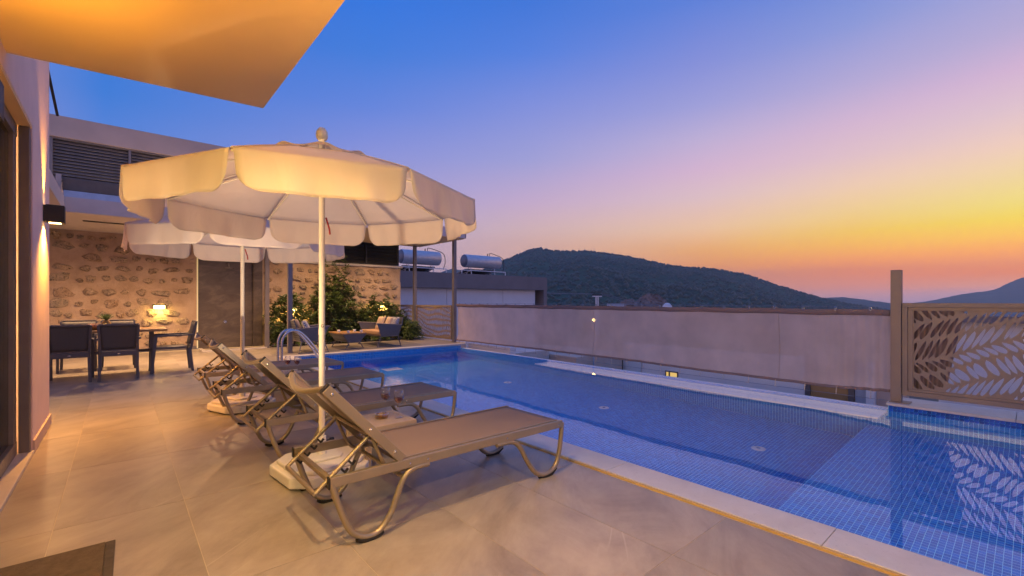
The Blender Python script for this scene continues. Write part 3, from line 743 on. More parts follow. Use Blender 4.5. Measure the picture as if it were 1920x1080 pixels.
# ---- stone wall, with every stone its own piece
SWY = YB - .03
stw = thing('stone_wall', 'rubble stone wall in tan mortar behind the dining table and the shrubs', 'wall', (2, SWY, 0))
wallmb = MB()
def wf(x0, x1, z1):
    nx, nz = int((x1 - x0) / .12), int(z1 / .12)
    def fn(u, v):
        x = x0 + (x1 - x0) * u; z = z1 * v
        return (x, SWY - .012 * math.sin(x * 7.1 + z * 5) - .010 * math.sin(x * 13 - z * 9.7), z)
    wallmb.grid(fn, nx, nz)
wf(-4, 1.485, 2.805); wf(2.78, 3.6, 2.81); wf(3.6, 7.16, 2.33)
wallmb.box(3.6, SWY + .03, 0, 7.16, SWY + .25, 2.33)
obj('mortar', wallmb, M['mortar'], stw)
obj('ledge', B(3.6, SWY - .06, 2.335, 7.22, SWY + .02, 2.40), M['coping'], stw, bevel=.005)
obj('skirting', B(-3, SWY - .035, 0.001, 1.48, SWY - .022, .085), M['post'], stw)
smes = []
for q in range(14):
    n = rnd.choice((10, 11, 12, 13)); mb = MB(); ring = []
    for k in range(n):
        a = 2 * math.pi * k / n + rnd.uniform(-.15, .15); rr = rnd.uniform(.66, 1.05)
        sup = (abs(math.cos(a)) ** 3 + abs(math.sin(a)) ** 3) ** (-1 / 3)
        ring.append((math.cos(a) * rr * sup, math.sin(a) * rr * sup))
    vs = [(.5 * x, .25, .5 * z) for x, z in ring] + [(.46 * x, -.25 - rnd.uniform(0, .15), .46 * z) for x, z in ring] + [(.28 * x, -.55 - rnd.uniform(0, .35), .28 * z) for x, z in ring] + [(0, -.75, 0)]
    fs = []
    for k in range(n):
        k2 = (k + 1) % n
        fs += [(k, n + k, n + k2, k2), (n + k, 2 * n + k, 2 * n + k2, n + k2), (2 * n + k, 3 * n, 2 * n + k2)]
    mb.add(vs, fs, False); smes.append(mb.mesh('stone', M['stone']))
def stones(x0, x1, z0, z1, row):
    z = z0; cnt = 0
    while z < z1 - .06:
        h = row * rnd.uniform(.75, 1.25); x = x0 + rnd.uniform(0, .12)
        while x < x1 - .08:
            w = rnd.choice((rnd.uniform(.14, .26), rnd.uniform(.24, .46)))
            if x + w > x1: break
            if rnd.random() < .97:
                hh = min(h * 1.05, w) * rnd.uniform(.6, 1.0)
                o = bpy.data.objects.new('stone', rnd.choice(smes)); COL.objects.link(o); o.parent = stw
                zz = min(z + h / 2 + rnd.uniform(-.04, .04), z1 - hh / 2)
                o.location = Vector((x + w / 2, SWY - .004, zz)) - wloc(stw)
                o.scale = (w * (1 if rnd.random() < .5 else -1), rnd.uniform(.035, .075), hh); o.rotation_euler = (0, rnd.uniform(-.25, .25), 0); cnt += 1
            x += w + rnd.uniform(.01, .09)
        z += h + .02
    return cnt
ns = stones(-1.25, 1.44, .12, 2.78, .225) + stones(2.98, 3.6, .1, 2.78, .23) + stones(3.62, 7.12, .1, 2.30, .23)
print('stones', ns)
# shower wall slab
sh = thing('slate_wall', 'tall dark slate wall slab between the two stretches of stone wall', 'wall', (2.15, YB, 0))
obj('slate_slab', B(1.515, SWY - .04, 0, 2.74, SWY + .02, 2.80), M['slate'], sh, bevel=.004)
obj('side_slab', B(2.745, SWY - .10, 0, 2.97, SWY + .02, 2.80), M['slate'], sh, bevel=.004)
obj('led_strip', B(1.488, SWY - .02, .02, 1.512, SWY + .01, 2.78), M['e_led'], sh)
hb = thing('rain_shower', 'round chrome overhead rose on the dark slate wall', 'shower', (2.15, SWY - .04, 2.12))
obj('arm', MB().tube(spline([(2.12, SWY - .04, 2.2), (2.12, SWY - .13, 2.23), (2.15, SWY - .24, 2.2), (2.15, SWY - .27, 2.12)]), .011, 8), M['steel'], hb)
obj('rose', MB().lathe([(0, .03), (.03, .025), (.12, .008), (.125, 0), (0, 0)], (2.15, SWY - .27, 2.08), 20), M['steel'], hb)
kb = thing('shower_tap', 'round chrome tap knob low on the dark slate wall', 'tap', (2.1, SWY - .04, .68))
obj('plate', MB().lathe([(.04, 0), (.042, .012), (.035, .02)], (2.1, SWY - .04, .68), 20, rot=Matrix.Rotation(R(90), 3, 'X')), M['steel'], kb)
obj('handle', MB().lathe([(.022, .02), (.022, .06), (.012, .065)], (2.1, SWY - .04, .68), 16, rot=Matrix.Rotation(R(90), 3, 'X')), M['steel'], kb)
tr = thing('shower_tray', 'low beige stone edge on the floor under the shower wall', 'shower tray', (2.2, 13.5, 0))
obj('kerb', MB().box(1.5, 13.1, .0, 1.58, 13.9, .03).box(1.58, 13.1, 0, 2.9, 13.18, .03), M['coping'], tr, bevel=.004)
# lights on the stone wall
def brick_light(label, x, z, e, y=SWY):
    t = thing('brick_light', label, 'wall light', (x, y - .03, z), 0, 'bulkhead lights on the stone wall')
    obj('hood', MB().box(-.13, -.05, .04, .13, .02, .065).box(-.13, -.05, -.05, -.115, .02, .04).box(.115, -.05, -.05, .13, .02, .04).box(-.115, .0, -.05, .115, .02, .04), M['black'], t, local=True, bevel=.003)
    obj('diffuser', B(-.11, -.035, -.045, .11, -.002, .038), M['e_wall'], t, local=True)
    light('AREA', 'lamp_glow', (x, y - .12, z - .02), e, (1, .66, .16), t, (R(60), 0, 0), size=.2)
    return t
brick_light('small glowing bulkhead light on the stone wall behind the dining table', .73, 1.08, 7)
brick_light('small glowing bulkhead light on the stone wall above the wicker sofa', 6.45, 1.10, 34)
brick_light('small assumed bulkhead light hidden by the left shrub, lighting the stone yellow', 3.75, .98, 40)  # lamp itself unseen, assumed from the yellow glow by the shrub

# ---- gazebo in the far corner
gz = thing('gazebo', 'slab roofed gazebo on slim grey posts at the far end of the pool', 'gazebo', (5.3, 12.6, 0))
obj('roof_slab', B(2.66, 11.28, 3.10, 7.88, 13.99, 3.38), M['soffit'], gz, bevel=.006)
obj('fascia', MB().box(2.63, 11.25, 3.12, 7.91, 11.277, 3.40).box(7.883, 11.25, 3.12, 7.91, 14.0, 3.40), M['plaster'], gz)
for x, y in ((7.60, 11.42), (7.58, 13.8), (3.03, 11.5), (2.92, 13.2)):
    p = obj('post', B(x - .05, y - .05, .012, x + .05, y + .05, 3.098), M['post'], gz, bevel=.004)
    obj('foot_plate', B(x - .08, y - .08, .001, x + .08, y + .08, .011), M['post'], p)
for x, y in ((4.2, 12.5), (6.2, 12.5)):  # downlights added for a warm glow under the gazebo roof
    d = obj('added_downlight', MB().lathe([(.05, 3.094), (.06, 3.088), (.066, 3.098)], (x, y, 0), 16), M['steel'], gz)
    obj('added_downlight_lens', MB().lathe([(0, 3.091), (.045, 3.091)], (x, y, 0), 16), M['e_spot'], d)
    light('SPOT', 'added_downlight_beam', (x, y, 3.07), 300, (1, .58, .26), gz, (0, 0, 0), spot_size=R(160), spot_blend=1, shadow_soft_size=.05)
struct('edge_kerb', MB().box(7.62, 10.9, -.2, 7.75, 14.1, .03), M['white'])
bed = struct('planting_bed', B(3.1, 13.3, -.1, 7.55, 14.0, .012), M['soil'])
pm = MB().lathe([(0, -.5), (.4, -.3), (.5, 0), (.38, .3), (0, .45)], n=7)
pb = MB()
for k in range(420):
    x, y = rnd.uniform(3.1, 7.5), 13.3 + abs(rnd.gauss(0, .12)); r_ = rnd.uniform(.018, .04); a = rnd.uniform(0, 3)
    pb.lathe([(0, -.5 * r_), (r_, -.1 * r_), (r_ * .7, .5 * r_), (0, .6 * r_)], (x, y, .02 + r_ * .3), 6)
obj('pebbles', pb, M['pebble'], bed)['kind'] = 'stuff'

# ============================================================ leaf cut-out panels
def leaf_poly(base, ang, L, W, n=6, curve=.25):
    pts = []
    ca, sa = math.cos(ang), math.sin(ang)
    def tr_(u, v):
        v += curve * L * u / L * (u / L) * .5
        return (base[0] + u * ca - v * sa, base[1] + u * sa + v * ca)
    for k in range(n + 1):
        u = k / n; w = math.sin(math.pi * u ** .8) * W / 2
        pts.append(tr_(u * L, w))
    for k in range(n - 1, 0, -1):
        u = k / n; w = math.sin(math.pi * u ** .8) * W / 2
        pts.append(tr_(u * L, -w))
    return pts
def clip_rect(poly, x0, y0, x1, y1):
    for ax, lim, sg in ((0, x0, 1), (0, x1, -1), (1, y0, 1), (1, y1, -1)):
        out = []
        for k in range(len(poly)):
            a, b = poly[k - 1], poly[k]
            ia, ib = (a[ax] - lim) * sg >= 0, (b[ax] - lim) * sg >= 0
            if ia != ib:
                t = (lim - a[ax]) / (b[ax] - a[ax]); out.append((a[0] + (b[0] - a[0]) * t, a[1] + (b[1] - a[1]) * t))
            if ib: out.append(b)
        poly = out
        if not poly: return []
    return poly
def leaf_sheet(w, h, scale, seed, thick, name, m, parent, place, rib=.0125):
    """sheet w x h in local XZ with leaf-shaped holes in herringbone sprays either side of wandering stems"""
    r_ = random.Random(seed); leaves = []; mg = .008
    bw = .155 * scale; tilt = r_.choice((-1, 1)) * .16
    lo, hi = -.5 * h - .3, 1.6 * h + .3
    nb = int((hi - lo) / bw) + 1
    ph = [r_.uniform(0, 6.3) for _ in range(3)]
    off = [r_.uniform(-.16, .16) * bw for _ in range(nb + 1)]
    def f(i, x):
        base = lo + i * bw + off[i]
        return base + tilt * x + scale * (.10 * math.sin(x * 2.4 / scale + ph[0] + base * 2.2 / scale) + .02 * math.sin(x * 6.5 / scale + ph[1] - base * 5.0 / scale))
    gap = rib * scale
    for i in range(nb):
        up = (i % 2 == 0)          # even curves are stems: sprays above; below for the odd bands
        dirn = 1 if (i // 2) % 2 == 0 else -1
        s_ = -.3
        while s_ < w + .3:
            sp = r_.uniform(.052, .082) * scale; hw = sp / 2 - gap * .55; sl = dirn * r_.uniform(.085, .115) * scale
            side = ([], [])
            for q in range(8):
                t = .05 + .90 * q / 7; tt = t if up else 1 - t
                wd = hw * (max(0, math.sin(math.pi * min(1, (q / 7)) ** .85)) ** .62)
                cx = s_ + sl * tt ** 1.25
                for k, sg in enumerate((-1, 1)):
                    x = cx + sg * wd; y0, y1 = f(i, x), f(i + 1, x)
                    g2 = gap * .45 / max(.02, y1 - y0)
                    side[k].append((x, y0 + (y1 - y0) * min(1 - g2, max(g2, t))))
            poly = side[0] + side[1][::-1][1:-1]
            if max(f(i + 1, p[0]) - f(i, p[0]) for p in poly) > .045 * scale:
                cl = clip_rect(poly, mg, mg, w - mg, h - mg)
                if len(cl) < 4: s_ += sp; continue
                out = []
                for p in cl:
                    if not out or (p[0] - out[-1][0]) ** 2 + (p[1] - out[-1][1]) ** 2 > 1e-6: out.append(p)
                if len(out) > 1 and (out[0][0] - out[-1][0]) ** 2 + (out[0][1] - out[-1][1]) ** 2 < 1e-6: out.pop()
                ar = abs(sum(out[k][0] * out[(k + 1) % len(out)][1] - out[(k + 1) % len(out)][0] * out[k][1] for k in range(len(out)))) / 2
                if len(out) > 4 and ar > .00035 * scale * scale : leaves.append(out)
            s_ += sp
    cu = bpy.data.curves.new('c', 'CURVE'); cu.dimensions = '2D'; cu.fill_mode = 'BOTH'; cu.extrude = thick / 2
    for poly in [[(0, 0), (w, 0), (w, h), (0, h)]] + leaves:
        sp = cu.splines.new('POLY'); sp.points.add(len(poly) - 1); sp.use_cyclic_u = True
        for i, (x, y) in enumerate(poly): sp.points[i].co = (x, y, 0, 1)
    co = bpy.data.objects.new('c', cu); COL.objects.link(co)
    bpy.context.view_layer.update()
    me = bpy.data.meshes.new_from_object(co.evaluated_get(bpy.context.evaluated_depsgraph_get()))
    bpy.data.objects.remove(co)
    me.name = name; me.materials.clear(); me.materials.append(m)
    o = bpy.data.objects.new(name, me); COL.objects.link(o)
    o.parent = parent
    o.matrix_local = Matrix.Translation(Vector(place) - wloc(parent)) @ Matrix.Rotation(R(-90), 4, 'Z') @ Matrix.Rotation(R(90), 4, 'X')
    print(name, len(leaves), len(me.polygons))
    return o
# near panel, Y 1.04 -> -0.75, z .10 -> 1.19
PX = 7.14
gp = thing('leaf_panel', 'bronze fence panel cut with large leaves beside the tall post on the right', 'fence panel', (PX, .2, 0))
obj('frame', MB().box(PX - .03, -.75, 1.15, PX + .03, 1.045, 1.20).box(PX - .03, -.75, .09, PX + .03, 1.045, .145).box(PX - .03, .995, .145, PX + .03, 1.045, 1.15), M['bronze'], gp, bevel=.003)
obj('inner_frame', MB().box(PX - .012, -.75, 1.115, PX + .02, .99, 1.149).box(PX - .012, -.75, .146, PX + .02, .99, .175).box(PX - .012, .95, .175, PX + .02, .993, 1.115), M['bronze'], gp, bevel=.002)
leaf_sheet(1.70, .94, 1.1, 5, .004, 'cut_sheet', M['bronze'], gp, (PX + .002, .95, .175))
po = thing('screen_post', 'tall square bronze post between the fabric screen and the leaf panel', 'post', (PX, 1.1, 0))
obj('shaft', B(PX - .05, 1.05, .011, PX + .05, 1.15, 1.60), M['bronze'], po, bevel=.003)
obj('foot_plate', B(PX - .09, .97, .001, PX + .09, 1.16, .010), M['bronze'], po)
# far panels beside the gazebo posts
fp = thing('leaf_panel', 'small patterned bronze leaf panels between the gazebo posts, lit yellow at the top', 'fence panel', (7.58, 12.6, 0))
for (a, b) in ((11.52, 13.68), (13.9, 14.9)):
    f = obj('frame', MB().box(7.56, a, 1.04, 7.6, b, 1.10).box(7.56, a, .06, 7.6, b, .12).box(7.56, a, .12, 7.6, a + .05, 1.04).box(7.56, b - .05, .12, 7.6, b, 1.04), M['bronze'], fp)
    leaf_sheet(b - a - .1, .92, .95, 9 + int(b), .004, 'cut_sheet', M['bronze'], fp, (7.58, b - .05, .12), .018)

# ============================================================ fabric screen
sc_t = thing('fabric_screen', 'long taupe mesh screen laced along the far edge of the pool', 'privacy screen', (7.35, 6, 0))
A0 = Vector((7.58, 11.30)); A1 = Vector((7.16, 1.16))
def screen_pt(u, v):
    p = A0.lerp(A1, u)
    top = 1.135 + .004 * math.sin(u * 60) + .004 * abs(math.sin(u * 84.8)) + (-.02 * u)
    bot = .055 + .03 * math.sin(math.pi * u) + .0015 * math.cos(u * 169) + .05 * max(0, u - .93) / .07
    z = bot + (top - bot) * v
    wob = .003 * math.sin(u * 190 + v * 3) * (1 - v) + .026 * math.sin(u * 23 + v * 2) + .010 * math.sin(u * 71 + v * 5) + .006 * math.sin(v * 9 + u * 14)
    if u > .9: wob += .028 * (u - .9) / .1 * math.sin(u * 420) * (1 - .3 * v)
    if u < .06: wob += .02 * math.sin((u * 300) + v * 9) * (1 - u / .06)
    return (p.x + wob + .05 * math.sin(math.pi * v), p.y, z)
obj('mesh_cloth', MB().grid(lambda u, v: screen_pt(u, .012 + v * .93), 420, 14), M['mesh'], sc_t)
obj('top_hem', MB().grid(lambda u, v: (lambda p: (p[0] - .012, p[1], p[2]))(screen_pt(u, .925 + v * .075)), 420, 2), M['hem'], sc_t, solid=.006)
obj('bottom_hem', MB().grid(lambda u, v: (lambda p: (p[0] - .008, p[1], p[2]))(screen_pt(u, v * .035)), 420, 2), M['hem'], sc_t, solid=.006)
ct = MB().tube([(A0.x - .02, A0.y, 1.168), (A1.x - .02, A1.y, 1.15)], .003, 5); obj('top_cable', ct, M['cable'], sc_t)
cb = MB().tube([(A0.lerp(A1, u).x - .02, A0.lerp(A1, u).y, -.02 + .04 * 4 * (u - .5) ** 2 * .5) for u in [i / 20 for i in range(21)]], .003, 5); obj('bottom_cable', cb, M['cable'], sc_t)
for k in range(27):
    u = (k + .5) / 27; p = screen_pt(u, 1)
    o = obj('clip', MB().tube([(p[0] - .03, p[1] + .013 * math.cos(a), p[2] + .005 + .022 * math.sin(a)) for a in [2 * math.pi * i / 10 for i in range(10)]], .004, 5, closed=True), M['steel'], sc_t)
    p = screen_pt(u, 0); zc = -.02 + .02 * 4 * (u - .5) ** 2
    obj('clip', MB().tube([(p[0] - .01, p[1], p[2] + .02), (p[0] - .02, p[1], zc)], .0045, 5), M['steel'], sc_t)
for ys_ in (5.97, 2.44):
    us = (11.30 - ys_) / (11.30 - 1.16)
    obj('seam', MB().tube([(lambda p: (p[0] - .004, p[1], p[2]))(screen_pt(us, v / 12)) for v in range(13)], .0035, 5), M['mesh'], sc_t)
# cloth lapped behind the leaf panel
cl = obj('screen_flap', MB().grid(lambda u, v: (7.25 + .02 * math.sin(u * 30 + v * 4), 1.04 - u * (.52 - .16 * (1 - v)), .14 + .98 * v), 40, 10), M['hem'], sc_t)

# ============================================================ loungers
def make_lounger():
    t = thing('sun_lounger', 'nearest sun lounger, in front of the near parasol base', 'sun lounger', (0, 0, 0), 0, 'taupe sling sun loungers by the pool')
    W = .62; fm = M['lframe']
    ob = lambda n, mb, m, **k: obj(n, mb, m, k.pop('parent', t), local=True, **k)
    for y in (0, W - .028):
        ob('side_rail', B(.765, y, .318, 2.40, y + .028, .368), fm, bevel=.004)
        ob('rail_cap', B(.758, y - .001, .316, .7645, y + .029, .370), M['black'])
        # rear leg: S-bent tube, bottom skid, up to the rail
        yy = y + .014
        rp = spline([(.775, yy, .335), (.80, yy, .25), (.835, yy, .15), (.875, yy, .07), (.945, yy, .024), (1.02, yy, .032), (1.085, yy, .105), (1.125, yy, .20), (1.165, yy, .275), (1.22, yy, .308), (1.31, yy, .312)])
        l = ob('leg', MB().tube(rp, .0165, 10), fm)
        ob('skid', MB().tube([(.90, yy, .026), (.94, yy, .008), (.99, yy, .006), (1.04, yy, .022)], [.014, .019, .019, .014], 8), M['rubber'], parent=l)
        fpth = spline([(2.405, yy, .35), (2.395, yy, .25), (2.375, yy, .14), (2.34, yy, .06), (2.27, yy, .022), (2.19, yy, .026), (2.12, yy, .075), (2.055, yy, .165), (2.0, yy, .255), (1.93, yy, .305), (1.80, yy, .312)])
        l = ob('leg', MB().tube(fpth, .0165, 10), fm)
        ob('skid', MB().tube([(2.34, yy, .04), (2.29, yy, .012), (2.24, yy, .006), (2.18, yy, .016)], [.014, .019, .019, .014], 8), M['rubber'], parent=l)
        for bx in (1.19, 1.30, 1.88, 2.36):
            ob('screw', MB().lathe([(0, .004), (.006, .002), (.007, 0)], (bx, y if y == 0 else y + .028, .340), 8, rot=Matrix.Rotation(R(90 if y == 0 else -90), 3, 'X')), M['steel'])
    ob('head_crossbar', B(.775, .028, .322, .80, W - .028, .345), fm)
    ob('foot_crossbar', B(2.375, .028, .325, 2.40, W - .028, .362), fm, bevel=.003)
    ob('leg_crossbar', MB().tube([(1.155, .02, .275), (1.155, W - .02, .275)], .012, 8), fm)
    def seat(u, v):
        x = 1.12 + u * 1.255; y = .026 + v * (W - .052)
        return (x, y, .366 - .012 * math.sin(math.pi * v) * math.sin(math.pi * min(1, u * 1.02)))
    ob('seat_sling', MB().grid(seat, 24, 10), M['sling'], solid=.003)
    ob('sling_piping', MB().tube([(1.13, .03, .371), (2.37, .03, .371)], .005, 6).tube([(1.13, W - .03, .371), (2.37, W - .03, .371)], .005, 6), fm)
    # backrest, hinged at x 1.15, leaning up to x .74 z .80
    h0 = Vector((1.15, 0, .372)); h1 = Vector((.745, 0, .80)); d = (h1 - h0)
    for y in (.002, W - .030):
        ob('backrest_rail', MB().bar(h0 + Vector((0, y + .014, 0)), h1 + Vector((0, y + .014, 0)), .028, .05), fm, bevel=.004)
        ob('rail_cap', MB().bar(h1 + Vector((0, y + .014, 0)), h1 + d.normalized() * .008 + Vector((0, y + .014, 0)), .030, .052), M['black'])
        for q in (.12, .45, .93):
            c = h0.lerp(h1, q); yo = y if y < .1 else y + .028
            ob('screw', MB().lathe([(0, .005), (.007, .003), (.009, 0)], (c.x, yo, c.z), 8, rot=Matrix.Rotation(R(90 if y < .1 else -90), 3, 'X')), M['steel'])
    nrm = Vector((d.z, 0, -d.x)).normalized()
    def back(u, v):
        p = h0.lerp(h1, .02 + .975 * u); s_ = math.sin(math.pi * v)
        sag = -.010 * s_ - .05 * s_ * max(0, u - .82) / .18
        q = p + nrm * (.012 + sag)
        return (q.x, .028 + v * (W - .056), q.z)
    ob('back_sling', MB().grid(back, 20, 12), M['sling'], solid=.003)
    top = [Vector(back(1, v)) + Vector((-.005, 0, -.008)) for v in [i / 12 for i in range(13)]]
    ob('top_bar', MB().tube(top, .016, 10), fm)
    mid = h0.lerp(h1, .38)
    a0 = mid + Vector((-.01, 0, -.02)); a1 = Vector((.715, 0, .285))
    for y in (.07, W - .07):
        p = ob('prop_strut', MB().tube([a0 + Vector((0, y, 0)), a1 + Vector((0, y, 0))], .012, 8), fm)
        dd = (a1 - a0).normalized(); dn = Vector((-dd.z, 0, dd.x)); dn = dn if dn.z < 0 else -dn
        rk = MB()
        for q in range(4):
            c = a0.lerp(a1, .42 + q * .14) + Vector((0, y, 0))
            rk.bar(c + dn * .008, c + dn * .042, .010, .018, up=(0, 1, 0)).bar(c + dn * .042, c + dn * .038 + dd * -.024, .010, .010, up=(0, 1, 0))
        ob('notch_rack', rk, M['black'], parent=p)
    ob('prop_crossbar', MB().tube([a1 + Vector((0, .07, 0)), a1 + Vector((0, W - .07, 0))], .012, 8), fm)
    for yp in (.05, W - .05): ob('pivot_bar', MB().tube(spline([mid + Vector((.0, yp, -.03)), Vector((1.08, yp, .33)), Vector((1.17, yp, .30)), Vector((1.26, yp, .312))]), .010, 8), fm)
    ob('mid_crossbar', MB().tube([mid + Vector((0, .03, -.018)), mid + Vector((0, W - .03, -.018))], .010, 8), fm)
    return t
l1 = make_lounger(); l1.location = (0, 2.215, 0)
dup(l1, (.03, 3.60, 0), R(.7), 'second nearest sun lounger, behind the side table with the near wine glasses')
dup(l1, (-.02, 5.13, 0), R(-.9), 'third sun lounger from the camera, with the far parasol base behind its raised back')
dup(l1, (.0, 6.42, 0), R(.5), 'farthest sun lounger, beyond the far pair of wine glasses')

# ============================================================ parasols
def make_parasol():
    t = thing('parasol', 'near parasol, large cream canopy lit warm yellow on its front', 'parasol', (0, 0, 0), 0, 'cream scalloped parasols')
    ob = lambda n, mb, m, **k: obj(n, mb, m, k.pop('parent', t), local=True, **k)
    RR, ZR, ZT, RT = 1.09, 1.95, 2.275, .12
    n = 8
    for k in range(n):
        a0, a1 = 2 * math.pi * k / n, 2 * math.pi * (k + 1) / n
        c0 = Vector((math.cos(a0), math.sin(a0), 0)); c1 = Vector((math.cos(a1), math.sin(a1), 0))
        def pan(u, v):
            r = RT + (RR - RT) * v; p = c0.lerp(c1, u) * r
            z = ZT + (ZR - ZT) * v ** 1.0 + .012 * math.sin(math.pi * v)
            z -= .035 * math.sin(math.pi * u) * math.sin(math.pi * v * .9) * v
            return (p.x, p.y, z)
        pm_ = ob('canopy_panel', MB().grid(pan, 14, 12), M['canopy'], solid=.002)
        mid = (c0 + c1).normalized(); H_ = .205
        e0, e1 = c0 * RR, c1 * RR
        ph = rnd.uniform(0, 6)
        def val(u, v):
            # sides cut away with a rounded lower corner, from a point at the rib
            cut = .010 + .022 * v + .040 * max(0, (v - .6) / .4) ** 2.4
            uu = cut + (1 - 2 * cut) * u
            bell = 1.0 - .12 * (max(0, abs(2 * u - 1) - .82) / .18) ** 1.5 * v
            p = e0.lerp(e1, uu); out = (.018 * v + .012 * v * math.sin(uu * 13 + ph) + .008 * v * math.sin(uu * 29 + ph))
            p = p + mid * (out + .003)
            return (p.x, p.y, ZR - H_ * v * bell)
        ob('valance', MB().grid(val, 22, 10), M['canopy'], solid=.002)
        ob('hem', MB().tube([val(q / 40, .99) for q in range(41)], .0028, 5), M['canopy'])
        ob('seam', MB().tube([Vector((c0.x * r__, c0.y * r__, ZT + (ZR - ZT) * (r__ - RT) / (RR - RT) + .012 * math.sin(math.pi * (r__ - RT) / (RR - RT)) + .0025)) for r__ in [.36 + .073 * q for q in range(11)]], .003, 5), M['canopy'])
        p0 = Vector((c0.x * .03, c0.y * .03, ZT - .01)); p1 = Vector((c0.x * (RR - .01), c0.y * (RR - .01), ZR - .012))
        rb = ob('rib', MB().tube([p0, p1], .0065, 6), M['pole'])
        q = p0.lerp(p1, .42)
        ob('strut', MB().tube([(c0.x * .03, c0.y * .03, 2.06), q], .006, 6), M['pole'], parent=rb)
        # raised vent flap, one arched lobe a side
        def flap(u, v):
            rr = .04 + .33 * v; p = c0.lerp(c1, u) * rr
            z = 2.348 - .142 * v + .045 * math.sin(math.pi * u) ** 2 * v ** 4
            return (p.x, p.y, z)
        ob('vent_flap', MB().grid(flap, 10, 5), M['canopy'], solid=.002)
    ob('pole', MB().tube([(0, 0, .12), (0, 0, 2.34)], .0205, 16), M['pole'])
    ob('sleeve', MB().tube([(0, 0, .98), (0, 0, 1.02)], .0225, 16).tube([(0, 0, 2.03), (0, 0, 2.10)], .032, 16), M['pole'])
    ob('finial', MB().lathe([(.0, 2.34), (.022, 2.345), (.02, 2.365), (.034, 2.375), (.041, 2.40), (.038, 2.43), (.022, 2.455), (0, 2.462)], n=16), M['pole'])
    ob('pull_cord', MB().tube([(.03, .0, 1.82), (.045, -.02, 1.74), (.05, -.02, 1.70)], .006, 6), M['red'])
    # base: chamfered square block with raised rim and hub
    ch = lambda s, c: [(s, -s + c), (s, s - c), (s - c, s), (-s + c, s), (-s, s - c), (-s, -s + c), (-s + c, -s), (s - c, -s)]
    bs = ob('base', MB().prism(ch(.29, .11), .012, .085), M['base'], bevel=.012)
    ob('base_lid', MB().prism(ch(.25, .09), .0855, .115), M['base'], parent=bs, bevel=.01)
    ob('base_lid', MB().prism(ch(.12, .04), .1155, .135), M['base'], parent=bs, bevel=.008)
    ob('socket', MB().tube([(0, 0, .136), (0, 0, .26)], .029, 16), M['base'])
    ob('clamp_knob', MB().tube([(.02, 0, .22), (.075, 0, .22)], .007, 8).tube([(.06, 0, .22), (.085, 0, .22)], .016, 8), M['black'])
    for sx in (-1, 1):
        for sy in (-1, 1): ob('base_foot', B(sx * .2 - .03, sy * .2 - .03, .0, sx * .2 + .03, sy * .2 + .03, .011), M['rubber'])
    return t
par = make_parasol(); par.location = (1.09, 3.33, 0); par.rotation_euler = (0, 0, R(5.6))
p2 = dup(par, (1.06, 5.93, 0), R(20), 'far parasol, pale canopy partly hidden behind the near one')
# printed mark on the near pole
cu = bpy.data.curves.new('t', 'FONT'); cu.body = 'G'; cu.size = .03; cu.extrude = .0003; cu.align_x = 'CENTER'
co = bpy.data.objects.new('t', cu); COL.objects.link(co); bpy.context.view_layer.update()
me = bpy.data.meshes.new_from_object(co.evaluated_get(bpy.context.evaluated_depsgraph_get())); bpy.data.objects.remove(co)
me.materials.clear(); me.materials.append(M['black'])
mk = bpy.data.objects.new('printed_mark', me); COL.objects.link(mk); mk.parent = par
dirc = Vector((-1.09, -3.33, 0)).normalized(); dirc = Matrix.Rotation(R(8), 3, 'Z') @ dirc
mk.matrix_local = Matrix.Rotation(-R(5.6), 4, 'Z') @ Matrix.Translation(dirc * .0212 + Vector((0, 0, 1.035))) @ Matrix.Rotation(math.atan2(dirc.y, dirc.x) + R(90), 4, 'Z') @ Matrix.Rotation(R(90), 4, 'X')

# ============================================================ side tables, glasses, ashtrays
def make_side_table():
    t = thing('side_table', 'beige slatted side table between the two nearest sun loungers', 'side table', (0, 0, 0), 0, 'beige plastic side tables')
    w, d, h = .40, .40, .31
    obj('table_frame', MB().box(0, 0, h - .035, w, .035, h).box(0, d - .035, h - .035, w, d, h).box(0, .035, h - .035, .035, d - .035, h).box(w - .035, .035, h - .035, w, d - .035, h), M['stable'], t, local=True, bevel=.006)
    for k in range(12):
        y = .038 + k * .0273; obj('slat', B(.036, y, h - .014, w - .036, y + .0225, h - .002), M['stable'], t, local=True, bevel=.002)
    for x in (0, w):
        for y in (0, d):
            s1, s2 = (1 if x == 0 else -1), (1 if y == 0 else -1)
            mb = MB().add([(x + s1 * a * k - s1 * o_, y + s2 * b * k - s2 * o_, z) for z, k, o_ in ((0, .032, .012), (h - .036, .05, 0)) for a, b in ((0, 0), (1, 0), (1, 1), (0, 1))],
                          [(0, 3, 2, 1), (4, 5, 6, 7), (0, 1, 5, 4), (1, 2, 6, 5), (2, 3, 7, 6), (3, 0, 4, 7)])
            obj('leg', mb, M['stable'], t, local=True, bevel=.004)
    return t
st1 = make_side_table(); st1.location = (1.34, 3.13, 0)
st2 = dup(st1, (1.37, 5.98, 0), 0, 'beige slatted side table between the two farthest sun loungers')
def make_glass():
    t = thing('wine_glass', 'near glass of red wine at the front right of the near side table', 'wine glass', (0, 0, 0), 0, 'stemmed glasses of red wine')
    prof = [(.0, .002), (.034, .0), (.035, .003), (.010, .010), (.0045, .02), (.004, .085), (.009, .092), (.009, .099), (.006, .103), (.018, .112), (.034, .132), (.040, .155), (.0375, .185), (.032, .213), (.0308, .213), (.0362, .185), (.0385, .155), (.0328, .134), (.017, .1145), (.0, .110)]
    obj('glass_body', MB().lathe(prof, n=28), M['glass'], t, local=True)
    obj('red_wine', MB().lathe([(0, .1105), (.0165, .115), (.0322, .1345), (.0378, .155), (0, .155)], n=28), M['wine'], t, local=True)
    return t
g1 = make_glass(); g1.location = (1.655, 3.265, .309)
dup(g1, (1.63, 3.45, .309), 0, 'glass of red wine at the back of the near side table beside the ashtray')
